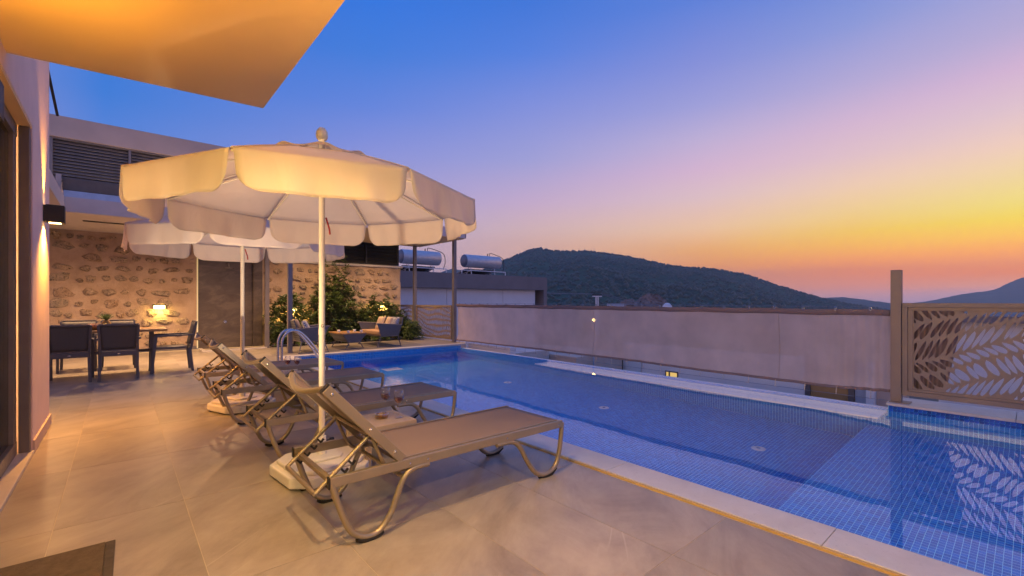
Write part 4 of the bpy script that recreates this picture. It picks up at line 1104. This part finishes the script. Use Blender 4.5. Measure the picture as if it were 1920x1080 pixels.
dup(g1, (1.70, 6.12, .309), 0, 'right glass of red wine on the far side table')
dup(g1, (1.61, 6.2, .309), 0, 'left glass of red wine on the far side table')
def make_ash():
    t = thing('ashtray', 'round amber glass ashtray on the near side table', 'ashtray', (0, 0, 0), 0, 'round glass ashtrays')
    obj('bowl', MB().lathe([(0, 0), (.045, 0), (.05, .004), (.05, .032), (.044, .034), (.040, .010), (0, .008)], n=24), M['amber'], t, local=True)
    obj('rim', MB().tube([(.047 * math.cos(a), .047 * math.sin(a), .034) for a in [2 * math.pi * i / 24 for i in range(24)]], .003, 6, closed=True), M['steel'], t, local=True)
    return t
a1 = make_ash(); a1.location = (1.545, 3.34, .309)
dup(a1, (1.50, 6.16, .309), 0, 'round amber glass ashtray on the far side table')

# ============================================================ dining set
def make_chair():
    t = thing('dining_chair', 'dark resin armchair with its woven back to the camera, left of the pair', 'chair', (0, 0, 0), 0, 'anthracite dining armchairs round the table')
    ob = lambda n, mb, m, **k: obj(n, mb, m, k.pop('parent', t), local=True, **k)
    # origin between the back legs, facing +Y
    ob('seat', MB().box(-.215, .06, .40, .215, .52, .44), M['chair'], bevel=.01)
    def bk(u, v):
        w = (.20 + .03 * v) * (2 * u - 1)
        return (w, .01 - .075 * v + .03 * math.sin(math.pi * u), .475 + .37 * v)
    ob('backrest', MB().grid(bk, 10, 8), M['chairw'], solid=.02)
    ob('top_rail', MB().bar((-.235, -.075, .86), (.235, -.075, .86), .03, .03), M['chair'], bevel=.006)
    for s in (-1, 1):
        ob('back_post', MB().bar((s * .215, .0, .42), (s * .235, -.072, .86), .032, .035, up=(0, 1, 0)), M['chair'], bevel=.005)
        ob('leg', MB().bar((s * .228, -.02, 0), (s * .213, .02, .42), .038, .04, up=(0, 1, 0)), M['chair'], bevel=.005)
        ob('leg', MB().bar((s * .235, .55, 0), (s * .235, .49, .62), .036, .045, up=(0, 1, 0)), M['chair'], bevel=.005)
        ob('armrest', MB().bar((s * .245, -.04, .64), (s * .24, .50, .63), .045, .03), M['chair'], bevel=.008)
    ob('back_apron', B(-.22, -.012, .375, .22, .015, .45), M['chair'], bevel=.006)
    ob('front_apron', B(-.215, .51, .36, .215, .53, .42), M['chair'], bevel=.005)
    ob('badge', MB().lathe([(0, .002), (.02, 0)], (0, -.013, .41), 12, rot=Matrix.Rotation(R(90), 3, 'X') @ Matrix.Diagonal((1, .5, 1))), M['steel'])
    return t
c1 = make_chair(); c1.location = (-.565, 9.36, 0)
dup(c1, (-.01, 9.30, 0), 0, 'dark resin armchair with its back to the camera, right of the pair')
dup(c1, (-.56, 11.35, 0), R(180), 'dark resin armchair on the far side of the dining table, left one')
dup(c1, (-.02, 11.32, 0), R(180), 'dark resin armchair on the far side of the dining table, right one')
dup(c1, (.95, 9.92, 0), R(90), 'dark resin armchair seen side on at the right end of the dining table')
dt = thing('dining_table', 'teak topped dining table with dark trestle legs among the armchairs', 'table', (-.3, 10.15, 0))
for k in range(5): obj('plank', B(-1.35, 9.74 + k * .164, .71, .62, 9.74 + k * .164 + .161, .75), M['teak'], dt, bevel=.004)
for x in (-1.1, .42):
    obj('leg', MB().bar((x, 9.85, 0), (x, 9.97, .71), .07, .05, up=(1, 0, 0)), M['chair'], dt)
    obj('leg', MB().bar((x, 10.45, 0), (x, 10.33, .71), .07, .05, up=(1, 0, 0)), M['chair'], dt)
    obj('leg_rail', B(x - .03, 9.93, .34, x + .03, 10.37, .40), M['chair'], dt)
obj('stretcher', B(-1.07, 10.12, .35, .39, 10.18, .39), M['chair'], dt)
bw = thing('fruit_bowl', 'shallow bowl of peaches and bananas on the dining table', 'fruit bowl', (-.28, 10.1, .75))
obj('bowl', MB().lathe([(0, 0), (.07, .0), (.16, .05), (.17, .06), (.155, .055), (.07, .012), (0, .01)], n=24), M['teak'], bw, local=True)
for (x, y) in ((-.07, .0), (.0, -.06), (-.03, .07), (-.1, -.06)): obj('peach', MB().lathe([(0, .03), (.03, .04), (.042, .07), (.03, .10), (0, .108)], (x, y, 0), 14), M['fruit'], bw, local=True)
obj('banana', MB().tube(spline([(.03, -.1, .06), (.09, -.04, .085), (.10, .05, .09), (.06, .11, .07)]), [.008] + [.018] * 17 + [.006], 8), M['banana'], bw, local=True)
pn = thing('pineapple', 'pineapple with spiky green crown standing on the dining table', 'pineapple', (-.17, 10.22, .75))
obj('body', MB().lathe([(0, 0), (.05, .005), (.065, .06), (.06, .11), (.035, .15), (0, .155)], n=14), M['pine'], pn, local=True)
lf = MB()
for k in range(34):
    a = k * 2.4; tl = .15 + .9 * (k / 34); Ln = .10 + .07 * (1 - k / 34) + .03; dv = Vector((math.cos(a) * math.cos(tl), math.sin(a) * math.cos(tl), math.sin(tl) + .25)).normalized()
    sd = Vector((-math.sin(a), math.cos(a), 0)) * .010; b0 = Vector((0, 0, .15)); m1 = b0 + dv * Ln * .5 + Vector((0, 0, .01)); e = b0 + dv * Ln
    lf.add([b0 - sd, b0 + sd, m1 + sd, m1 - sd, e], [(0, 1, 2, 3), (3, 2, 4)])
obj('crown', lf, M['pleaf'], pn, local=True)

# ============================================================ pool ladder
ld = thing('pool_ladder', 'polished steel pool ladder with two arched handrails at the far corner', 'pool ladder', (2.6, 9.0, 0))
for y in (8.86, 9.12):
    hp = spline([(2.20, y, 0), (2.20, y, .30), (2.21, y, .52), (2.29, y, .655), (2.42, y, .69), (2.55, y, .62), (2.72, y, .42), (2.90, y, .15), (2.97, y, .0), (2.985, y, -.25), (2.985, y, -.9)])
    h = obj('handrail', MB().tube(hp, .0205, 12), M['steel'], ld)
    obj('flange', MB().lathe([(.045, 0.001), (.045, .01), (.022, .016)], (2.2, y, 0), 16), M['steel'], h)
for k in range(3): obj('tread', B(2.95, 8.885, -.35 - k * .25, 3.03, 9.095, -.325 - k * .25), M['steel'], ld, bevel=.004)

# ============================================================ lounge corner
def rope_panel(mb, p0, p1, p2, p3):
    mb.add([p0, p1, p2, p3], [(0, 1, 2, 3)])
def make_sofa(name, label, cat, L, loc, rz):
    """faces +X locally: seat depth along X 0..0.75, length along Y 0..L"""
    t = thing(name, label, cat, loc, rz)
    ob = lambda n, mb, m, **k: obj(n, mb, m, k.pop('parent', t), local=True, **k)
    for y, s in ((0, 1), (L, -1)):
        ob('arm_panel', MB().add([(.02, y, .56), (.72, y, .62), (.60, y + s * .03, .30), (.10, y + s * .03, .30)], [(0, 1, 2, 3)]), M['rope'], solid=.02)
        ob('arm_rail', MB().tube([(.0, y, .60), (.02, y, .575), (.72, y, .63), (.75, y, .61)], .014, 8), M['post'])
        ob('leg', MB().tube([(.12, y + s * .03, .30), (.04, y - s * .0, .0)], .012, 8), M['post'])
        ob('leg', MB().tube([(.60, y + s * .03, .30), (.72, y - s * .0, .0)], .012, 8), M['post'])
        ob('leg_brace', MB().tube([(.04, y, .012), (.72, y, .012)], .009, 6), M['post'])
    ob('back_panel', MB().add([(.02, 0, .56), (.02, L, .56), (.10, L - .03, .30), (.10, .03, .30)], [(0, 1, 2, 3)]).add([(.0, 0, .60), (-.05, .03, .78), (-.05, L - .03, .78), (.0, L, .60)], [(0, 1, 2, 3)]), M['rope'], solid=.02)
    ob('seat_frame', B(.09, .03, .27, .62, L - .03, .31), M['post'], bevel=.006)
    ob('seat_cushion', B(.10, .035, .312, .66, L - .035, .42), M['seat'], bevel=.03, seg=3)
    return t
def cushion(name, label, c, w, h, m, rz=0, tilt=18, group=None):
    t = MB()
    def f(u, v, s):
        x, z = (u - .5) * w, (v - .5) * h
        e = (max(0, 1 - (2 * u - 1) ** 4) * max(0, 1 - (2 * v - 1) ** 4)) ** .5
        k = 1 - .08 * (1 - abs(2 * u - 1)) * abs(2 * v - 1)
        return (s * .06 * e, x * (1 - .06 * (1 - (2 * v - 1) ** 2)), z * k)
    t.grid(lambda u, v: f(u, v, 1), 12, 12).grid(lambda u, v: f(1 - u, v, -1), 12, 12)
    o = obj(name, t, m); o.location = c; o.rotation_euler = (0, R(-tilt), rz)
    return tag(o, label, 'cushion', group)
make_sofa('wicker_sofa', 'grey rope sofa with tan seat under the bulkhead light', 'sofa', 1.25, (5.88, 12.66, 0), R(180))
cushion('cushion', 'striped cushion at the far end of the rope sofa', (5.66, 12.3, .60), .42, .40, M['cstripe'], R(180), 20, 'cushions on the rope seats')
cushion('cushion', 'striped cushion in the middle of the rope sofa', (5.68, 11.85, .60), .42, .40, M['cstripe'], R(172), 20, 'cushions on the rope seats')
cushion('cushion', 'blue and white checked cushion at the near end of the rope sofa', (5.74, 11.62, .60), .36, .38, M['ccheck'], R(195), 14, 'cushions on the rope seats')
make_sofa('wicker_armchair', 'grey rope armchair behind the pool ladder', 'armchair', .68, (3.08, 11.12, 0), 0)
cushion('cushion', 'striped cushion leaning in the rope armchair', (3.22, 11.62, .62), .42, .40, M['cstripe'], 0, 22, 'cushions on the rope seats')
cushion('cushion', 'black and white checked cushion in the rope armchair', (3.38, 11.42, .60), .38, .36, M['ccheck'], R(-25), 24, 'cushions on the rope seats')
ctb = thing('coffee_table', 'low rope sided coffee table with a wooden top between armchair and sofa', 'coffee table', (4.45, 11.7, 0))
for k in range(4): obj('plank', B(4.22 + k * .16, 11.36, .385, 4.22 + k * .16 + .157, 12.38, .41), M['teak'], ctb, bevel=.003)
for y, s in ((11.38, 1), (12.36, -1)):
    obj('side_panel', MB().add([(4.24, y, .384), (4.84, y, .384), (4.69, y + s * .03, .17), (4.39, y + s * .03, .17)], [(0, 1, 2, 3)]), M['rope'], ctb, solid=.02)
    obj('leg', MB().tube([(4.42, y + s * .02, .2), (4.30, y, 0)], .012, 8), M['post'], ctb)
    obj('leg', MB().tube([(4.66, y + s * .02, .2), (4.78, y, 0)], .012, 8), M['post'], ctb)
    obj('leg_brace', MB().tube([(4.30, y, .012), (4.78, y, .012)], .009, 6), M['post'], ctb)
for (x0, x1) in ((4.24, 4.39), (4.84, 4.69)):
    obj('end_panel', MB().add([(x0, 11.38, .384), (x0, 12.36, .384), (x1, 12.33, .17), (x1, 11.41, .17)], [(0, 1, 2, 3)]), M['rope'], ctb, solid=.015)
cups = [(4.34, 11.95, 'leftmost white cup on the coffee table'), (4.42, 11.5, 'second white cup from the left, nearest the edge of the coffee table'), (4.74, 11.9, 'third white cup from the left, farther back on the coffee table'), (4.78, 11.55, 'rightmost white cup on the coffee table')]
cp = None
for x, y, lb in cups:
    if cp is None:
        cp = thing('cup', lb, 'cup', (x, y, .41), 0, 'white cups on the coffee table')
        obj('cup_body', MB().lathe([(0, .004), (.022, .004), (.034, .03), (.036, .06), (.033, .06), (.03, .032), (0, .014)], n=16), M['cup'], cp, local=True)
        obj('saucer', MB().lathe([(0, 0), (.03, 0), (.055, .008), (.03, .004), (0, .003)], n=16), M['cup'], cp, local=True)
    else: dup(cp, (x, y, .41), 0, lb)

# ============================================================ shrubs
def shrub(label, cx, cy, rx, ry, h, n, leafm, seed, leafL=.12, spires=()):
    r_ = random.Random(seed); t = thing('shrub', label, 'shrub', (cx, cy, 0))
    stems = MB(); lv = MB()
    def whorl(p, d, L, k):
        d = d.normalized(); u = d.cross(Vector((.3, .8, .2))).normalized(); w = d.cross(u)
        for i in range(k):
            a = 2 * math.pi * i / k + r_.uniform(-.3, .3)
            o = (u * math.cos(a) + w * math.sin(a)); tilt = r_.uniform(.15, .9)
            ax = (o + d * tilt).normalized(); sd = ax.cross(d)
            if sd.length < .01: continue
            sd = sd.normalized() * L * r_.uniform(.11, .16); LL = L * r_.uniform(.7, 1.15)
            b = p + d * r_.uniform(-.03, .03); m = b + ax * LL * .5 + d * LL * .06; e = b + ax * LL - Vector((0, 0, LL * .18))
            lv.add([b, m - sd, e, m + sd], [(0, 1, 2, 3)])
    tips = []
    for k in range(n):
        while True:
            x, y, z = r_.uniform(-1, 1), r_.uniform(-1, 1), r_.uniform(0, 1)
            rad = 1.0 if z < .5 else (1 - ((z - .5) / .5) ** 1.6 * .65)
            if x * x + y * y < rad * rad * r_.uniform(.55, 1.15): break
        tips.append(Vector((cx + x * rx, cy + y * ry, .08 + z * h)))
    for (sx, sz) in spires:
        for q in range(16):
            tips.append(Vector((cx + sx + r_.uniform(-.09, .09), cy + r_.uniform(-.1, .1), h * .7 + (sz - h * .7) * q / 15)))
    for i, p in enumerate(tips):
        root = Vector((cx + (p.x - cx) * .25, cy + (p.y - cy) * .25, 0))
        d = (p - root); d.normalize(); d = (d + Vector((r_.uniform(-.5, .5), r_.uniform(-.6, .3), .25)))
        if i % 5 == 0: stems.tube([root, root.lerp(p, .5) + Vector((0, 0, .08)), p], [.012, .008, .004], 5)
        whorl(p, d, leafL, r_.randint(6, 9))
    obj('stems', stems, M['bark'], t); f = obj('foliage', lv, leafm, t)
    return t
shrub('dark glossy shrub behind the rope armchair, left of the near parasol pole', 3.55, 13.45, .60, .40, 1.30, 360, M['leaf'], 11, .17)
shrub('tallest shrub, right of the near parasol pole, reaching above the stone wall', 4.80, 13.45, .78, .42, 1.85, 860, M['leaf'], 12, .15, ((-.35, 2.35), (.05, 2.55), (.3, 2.5)))
shrub('leafy shrub behind the rope sofa, under the bulkhead light', 6.2, 13.45, 1.0, .40, 1.12, 640, M['leaf'], 13, .15, ((-.3, 1.35), (.25, 1.32)))
shrub('low shrub beside the gazebo panel behind the rope sofa', 7.05, 13.1, .30, .45, .5, 220, M['leaf'], 14, .13)

# ============================================================ door mat
mt = thing('door_mat', 'dark brown fibre door mat at the bottom left corner', 'door mat', (-.3, 2.4, 0), R(-1))
obj('pile', B(-.7, -.62, .001, .235, .665, .012), M['matd'], mt, local=True, bevel=.003)
obj('border', B(.236, -.62, .001, .272, .665, .010), M['mate'], mt, local=True, bevel=.002)

# ============================================================ neighbouring houses
h3 = thing('flat_roof_house', 'white house with deep charcoal flat roof beyond the gazebo', 'house', (15, 22, 0))
obj('roof_fascia', MB().box(9.2, 21.8, 1.98, 22.06, 30, 2.84), M['darkpl'], h3)
obj('side_pier', B(21.75, 21.81, -3, 22.05, 30, 1.979), M['darkpl'], h3)
for a, b in ((9.3, 14.2), (14.23, 18.4), (18.43, 21.25)): obj('wall_panel', B(a, 22.15, -3, b, 22.35, 1.978), M['white'], h3)
obj('recess', B(21.26, 22.6, -3, 21.74, 22.7, 1.978), M['slatd'], h3)
def heater(label, x0, x1):
    t = thing('solar_heater', label, 'water heater', (x0, 23, 2.84), 0, 'solar water heaters on the charcoal roof')
    L = x1 - x0; r = .40; z = 3.72 + .0
    rot = Matrix.Rotation(R(90), 3, 'Y')
    tk = obj('tank', MB().lathe([(r * .9, 0), (r, .04), (r, L - .04), (r * .9, L)], (x0, 23, z), 28, rot=rot), M['tank'], t)
    obj('end_cap', MB().lathe([(0, -.012), (r * .93, -.01), (r * .95, .02)], (x0, 23, z), 28, rot=rot), M['tankend'], tk)
    for xx in (x0 + .45, x1 - .45):
        obj('stand', MB().bar((xx, 22.8, 2.84), (xx, 22.9, z - r + .02), .04, .04).bar((xx, 23.4, 2.84), (xx, 23.1, z - r + .02), .04, .04).bar((xx - .01, 22.8, 3.12), (xx, 24.4, 2.9), .035, .035), M['tank'], t)
    obj('stand_rail', MB().bar((x0 - .3, 22.78, 3.13), (x1 + .4, 22.78, 3.13), .04, .05).bar((x0 - .3, 22.78, 3.13), (x0 - .3, 22.78, 2.84), .04, .04).bar((x1 + .4, 22.78, 3.13), (x1 + .4, 22.78, 2.84), .04, .04), M['white'], t)
    obj('collector', MB().obox(((x0 + x1) / 2, 23.9, 3.02), (L * .86, 1.6, .07), Matrix.Rotation(R(-14), 3, 'X')), M['solar'], t)
    obj('pipe', MB().tube(spline([(x1 - .75, 23, z + r), (x1 - .7, 23, z + r + .18), (x1 - .2, 23, z + r + .10), (x1 + .35, 23, z + r - .1), (x1 + .42, 22.95, z - .2), (x1 + .25, 22.9, 3.1)]), .02, 6), M['black'], t)
    obj('valve', MB().tube([(x1 - .9, 23, z + r - .02), (x1 - .9, 23, z + r + .14)], .03, 8), M['black'], t)
    return t
heater('left grey solar water tank on the charcoal roof, crossed by a gazebo post', 11.75, 14.2)
heater('right grey solar water tank on the charcoal roof, nearest the hill', 16.0, 18.75)

# lower houses glimpsed under the screen and through the leaf panel
XL = 12.0
lh = thing('lower_house', 'pale lower house glimpsed below the screen, one small window lit yellow', 'house', (XL, 5, -3))
F_ = 849.
def yat(px, X):      # Y on plane X along the sight line of a photo column
    t = (px - 960) / F_; return X * (math.cos(YAW) - t * math.sin(YAW)) / (math.sin(YAW) + t * math.cos(YAW))
def zat(px, py, X):
    t = (px - 960) / F_; d = X / (math.sin(YAW) + t * math.cos(YAW)); return HEYE - (py - 565) / F_ * d
y0, y1 = yat(1203, XL), yat(1168, XL)
y2 = yat(1517, XL)
obj('wall_panel', B(XL, y0 + .02, -4, XL + .2, y1, -.1), M['white'], lh)
obj('wall_panel', MB().box(XL, y2, -4, XL + .2, y0 - .02, -.1), M['white'], lh)
wy0, wy1 = yat(1272, XL), yat(1248, XL); wz1, wz0 = zat(1260, 696, XL), zat(1260, 712, XL)
w = obj('window', MB().box(XL - .03, wy0, wz0, XL - .005, wy0 + .03, wz1).box(XL - .03, wy1 - .03, wz0, XL - .005, wy1, wz1).box(XL - .03, wy0, wz1 - .03, XL - .005, wy1, wz1).box(XL - .03, (wy0 + wy1) / 2 + .05, wz0, XL - .005, (wy0 + wy1) / 2 + .09, wz1), M['frame'], lh)
obj('pane', B(XL - .012, wy0 + .03, wz0, XL - .003, wy1 - .03, wz1 - .03), M['e_win'], w)
ya, yb = yat(1590, XL), yat(1520, XL)
obj('wood_shutter', B(XL, ya, -4, XL + .1, yb, -.1), M['amberwall'], lh)
for yy in (yb, ya - .12): obj('shutter_frame', B(XL - .03, yy + .005, -4, XL + .1, yy + .11, -.05), M['frame'], lh)
yc, yd = yat(1625, XL), yat(1641, XL)
obj('grey_panel', B(XL, yc, -4, XL + .2, ya - .125, -.1), M['greyp'], lh)
obj('pale_panel', B(XL - .1, yd, -4, XL + .2, yc - .005, -.1), M['white'], lh)
obj('dark_panel', B(XL + .1, yat(1700, XL), -4, XL + .3, yd - .005, -.1), M['taupe'], lh)
# louvred pergola of the lower house
lp = thing('lower_pergola', 'dark slatted pergola below the screen, left of the pale lower house', 'pergola', (XL, 9, -1))
yl0, yl1, yl2 = yat(1167, XL), yat(1119, XL), yat(1103, XL)
for (a, b) in ((yl0 + .02, yl1), (yl2, yat(1030, XL))):
    n = 11; L = b - a
    for k in range(n):
        z = -.15 - k * .13
        obj('slat', MB().bar((XL + .02, a, z - .0), (XL + .02 + .25, b, z + .02), .02, .065), M['slatd'], lp)
obj('pillar', B(XL - .05, yl1, -4, XL + .3, yl2, -.05), M['taupe'], lp)
obj('pillar_lamp', B(XL - .09, yl1 + .1, zat(1108, 689, XL) - .03, XL - .052, yl2 - .1, zat(1108, 689, XL) + .02), M['e_warm'], lp)
obj('slab_back', B(XL + .4, yl0, -4, XL + .5, yat(1000, XL), -.2), M['slatd'], lp)
# neighbouring lower terrace right behind the screen
nt = thing('lower_terrace', 'beige paved lower terrace just beyond the far end of the screen', 'terrace', (9, 11, -.4))
obj('white_kerb', B(7.9, 9.2, -.5, 8.1, 14, -.02), M['white'], nt)
for k in range(6): obj('paving_slab', B(8.12, 9.4 + k * .75, -.5, 9.6, 9.4 + k * .75 + .74, -.22), M['coping'], nt)
obj('flat_roof', B(9.65, 8.4, -1.2, 11.8, 14, -.35), M['taupe'], nt)
# pale house behind the near leaf panel
rh = thing('pale_house', 'pale plastered house seen through the leaf panel on the right', 'house', (15, 1, -3))
yr = yat(1760, 13.5)
obj('wall', B(13.5, -9, -4, 16, yr, .78), M['white'], rh)
obj('roof_edge', B(13.3, -9, .785, 16, yr + .1, .92), M['darkpl'], rh)

# ============================================================ landscape
def pxdir(px): 
    t = (px - 960) / F_
    return Vector((math.sin(YAW) + t * math.cos(YAW), math.cos(YAW) - t * math.sin(YAW), 0))   # per unit of depth
def ridge(name, pts, depth, depth0, z0, m, label=None, nv=26, rough=.03, nx=None, kind='structure', back=1.25):
    xs = [p[0] for p in pts]
    from mathutils import noise as mn
    def prof(px):
        for (a, ya), (b, yb) in zip(pts[:-1], pts[1:]):
            if a <= px <= b:
                t = (px - a) / (b - a); return ya + (yb - ya) * t
        return pts[-1][1]
    nx = nx or int((xs[-1] - xs[0]) / 3)
    def fn(u, v):
        px = xs[0] + (xs[-1] - xs[0]) * u
        zr = HEYE + (565 - prof(px)) / F_ * depth
        if v <= .85:
            w = v / .85; d = depth0 + (depth - depth0) * w
            z = z0 + (zr - z0) * (w ** 1.15)
            amp = rough * depth * math.sin(math.pi * min(1, w * .98)) * .35
        else:
            w = (v - .85) / .15; d = depth * (1 + (back - 1) * w); z = zr + (z0 - zr) * w * w; amp = 0
        p = pxdir(px) * d
        nz = mn.noise(Vector((p.x, p.y, 0)) * (6 / depth)) + .5 * mn.noise(Vector((p.x, p.y, 3)) * (16 / depth))
        fz = mn.noise(Vector((p.x, p.y, 9)) * (120 / depth)) * depth * .0012
        return (p.x, p.y, z + amp * nz + fz)
    return tag(obj(name, MB().grid(fn, nx, nv), m), kind=kind), fn
HD = 620.0
hillpts = [(560, 540), (700, 530), (800, 522), (850, 517), (905, 507), (930, 497), (950, 487), (970, 479), (985, 473), (1000, 467), (1012, 466), (1026, 469), (1040, 471), (1100, 471), (1170, 480), (1250, 497), (1300, 502), (1340, 505), (1400, 516), (1460, 537), (1540, 560), (1600, 572), (1680, 585), (1800, 600)]
hl, hfn = ridge('hill', hillpts, HD, 150, -22, M['hill'], nv=90, nx=420, rough=.035)
ridge('far_ridge', [(1450, 575), (1500, 562), (1540, 557), (1580, 555), (1620, 560), (1660, 566), (1700, 571), (1760, 578)], 1250, 1000, -60, M['mount'], nv=16, nx=90, rough=.01)
ridge('far_ridge', [(780, 530), (800, 520), (820, 508), (848, 498), (870, 503), (900, 515), (950, 530)], 1100, 850, -60, M['mount'], nv=16, nx=60, rough=.01)
ridge('far_mountain', [(1700, 570), (1745, 564), (1790, 554), (1820, 549), (1850, 546), (1870, 541), (1900, 526), (1930, 517), (2000, 512), (2150, 518), (2350, 535), (2600, 565)], 1500, 1150, -60, M['mount'], nv=20, nx=160, rough=.012)
struct('ground', MB().grid(lambda u, v: (-200 + 640 * u, -160 + 620 * v, -6 - 26 * min(1, max(0, (math.hypot(-200 + 640 * u, -160 + 620 * v) - 30) / 200))), 60, 60), M['ground'])
struct('sea', MB().grid(lambda u, v: (-9000 + 24000 * u, -12000 + 24000 * v, -45), 8, 8), M['sea'])
# shrubs and trees scattered over the hill
hb_ = MB()
r_ = random.Random(3)
for k in range(9000):
    u = r_.random(); v = r_.uniform(.12, .855) if r_.random() < .85 else r_.uniform(.835, .852)
    px = 560 + 1240 * u
    if px > 1700: continue
    p = Vector(hfn(u, v)); s_ = r_.uniform(.8, 2.3) * (1.25 if v < .5 else 1)
    n = 6; a0 = r_.random() * 6
    ring = [p + Vector((math.cos(a0 + i * 1.047) * s_ * r_.uniform(.7, 1.2), math.sin(a0 + i * 1.047) * s_ * r_.uniform(.7, 1.2), s_ * r_.uniform(.1, .5))) for i in range(n)]
    top = p + Vector((r_.uniform(-.3, .3) * s_, r_.uniform(-.3, .3) * s_, s_ * r_.uniform(.8, 1.5)))
    hb_.add(ring + [top, p - Vector((0, 0, s_ * .4))], [(i, (i + 1) % n, n) for i in range(n)] + [((i + 1) % n, i, n + 1) for i in range(n)], True)
tag(obj('hillside_scrub', hb_, M['clump']), 'dark green scrub and trees dotted over the hill', 'scrub', kind='stuff')
# bare cutting on the hillside
def outcrop(px, py, w, h, d, seed):
    rr = random.Random(seed)
    c = pxdir(px) * d; z = HEYE + (565 - py) / F_ * d; W = w / F_ * d; Hh = h / F_ * d
    rt = Vector((math.cos(YAW), -math.sin(YAW), 0)); fw = Vector((math.sin(YAW), math.cos(YAW), 0))
    def fn(u, v):
        e = math.sin(math.pi * u) ** .5
        p = c + rt * W * (u - .5) + fw * (8 * v + rr.uniform(-1, 1)); zz = z - Hh / 2 + Hh * v * e + rr.uniform(-.4, .4)
        return (p.x, p.y, zz)
    return MB().grid(fn, 22, 10, False)
oc = thing('rock_cutting', 'bare reddish earth cutting low on the hill above the screen', 'rock face', tuple(pxdir(1235) * 180))
obj('rock_face', outcrop(1232, 563, 66, 26, 180, 1), M['rock'], oc); obj('rock_face', outcrop(1188, 568, 40, 16, 176, 2), M['rock'], oc)
# electricity pole and wires
pd = pxdir(1119.5) * 60; zp = HEYE + (565 - 553) / F_ * 60
rt = Vector((math.cos(YAW), -math.sin(YAW), 0))
ep = thing('utility_pole', 'pale utility pole with insulator crossarm above the top of the screen', 'utility pole', (pd.x, pd.y, -14))
for s in (-.13, .13): obj('pole_leg', MB().bar((pd.x + rt.x * s, pd.y + rt.y * s, -14), (pd.x + rt.x * s, pd.y + rt.y * s, zp - .25), .12, .12), M['white'], ep)
obj('crossarm', MB().bar(pd + rt * -.62 + Vector((0, 0, zp - .18)), pd + rt * .62 + Vector((0, 0, zp - .18)), .14, .14), M['white'], ep)
for k in range(5):
    q = pd + rt * (-.52 + .26 * k) + Vector((0, 0, zp)); obj('insulator', MB().lathe([(.07, -.14), (.1, -.05), (.1, .06), (.05, .14)], q, 8), M['black'], ep)
pl = pxdir(900) * 64 + Vector((0, 0, HEYE + (565 - 549) / F_ * 64)); pr_ = pxdir(1230) * 60 + Vector((0, 0, HEYE + (565 - 584) / F_ * 60))
for k, dz in enumerate((0, .12)):
    obj('wire', MB().tube([pl + Vector((0, 0, dz)), pd + rt * -.5 + Vector((0, 0, zp + .1 + dz * .5))], .025, 5), M['cable'], ep)
    obj('wire', MB().tube([pd + rt * .5 + Vector((0, 0, zp + .1 + dz)), pr_ + Vector((0, 0, dz * 4))], .025, 5), M['cable'], ep)
dm = thing('white_dome', 'small white domed hut on the hillside above the screen', 'hut', tuple(pxdir(1251) * 150) )
cdm = pxdir(1251) * 150; zd = HEYE + (565 - 577) / F_ * 150
obj('dome', MB().lathe([(1.55, -3), (1.6, 0), (1.45, .65), (1.0, 1.25), (.5, 1.55), (0, 1.62)], (cdm.x, cdm.y, zd), 20), M['white'], dm)
shd = thing('low_shed', 'long grey blue shed roof on the hillside beside the utility pole', 'shed', tuple(pxdir(1154) * 160))
csd = pxdir(1154) * 160; zs = HEYE + (565 - 572) / F_ * 160
obj('roof', MB().bar(csd + rt * -2.7 + Vector((0, 0, zs)), csd + rt * 2.7 + Vector((0, 0, zs)), 3, 1.0), M['greyp'], shd)
obj('wall', MB().bar(csd + rt * -2.6 + Vector((0, 0, zs - 1.5)), csd + rt * 2.6 + Vector((0, 0, zs - 1.5)), 2.8, 1.9), M['taupe'], shd)
# lamp glowing through the screen
gl = thing('street_lamp', 'small orange lamp glowing through the fabric screen', 'street lamp', (9.2, 8.0, -4))
lpx = pxdir(1113) * 13; zl = HEYE + (565 - 600) / F_ * 13
gl.location = (lpx.x, lpx.y, -4)
obj('lamp_post', MB().tube([(lpx.x, lpx.y, -4), (lpx.x, lpx.y, zl - .06)], .02, 8), M['greyp'], gl)
obj('lamp_globe', MB().lathe([(0, -.05), (.04, -.03), (.05, 0), (.03, .04), (0, .05)], (lpx.x, lpx.y, zl), 12), M['e_warm'], gl)

# ============================================================ haze
hz = obj('haze', B(-300, -300, -46.5, 2100, 1600, 124), M['white'])
hm = bpy.data.materials.new('haze_air'); hm.use_nodes = True; hm.node_tree.nodes.clear()
ho = hm.node_tree.nodes.new('ShaderNodeOutputMaterial'); hv = hm.node_tree.nodes.new('ShaderNodeVolumePrincipled')
hv.inputs['Color'].default_value = (.72, .88, 1, 1); hv.inputs['Density'].default_value = HAZE; hv.inputs['Anisotropy'].default_value = 0.45
hm.node_tree.links.new(hv.outputs[0], ho.inputs['Volume'])
hz.data.materials.clear(); hz.data.materials.append(hm)
tag(hz, 'thin evening haze over the landscape', 'haze', kind='stuff')
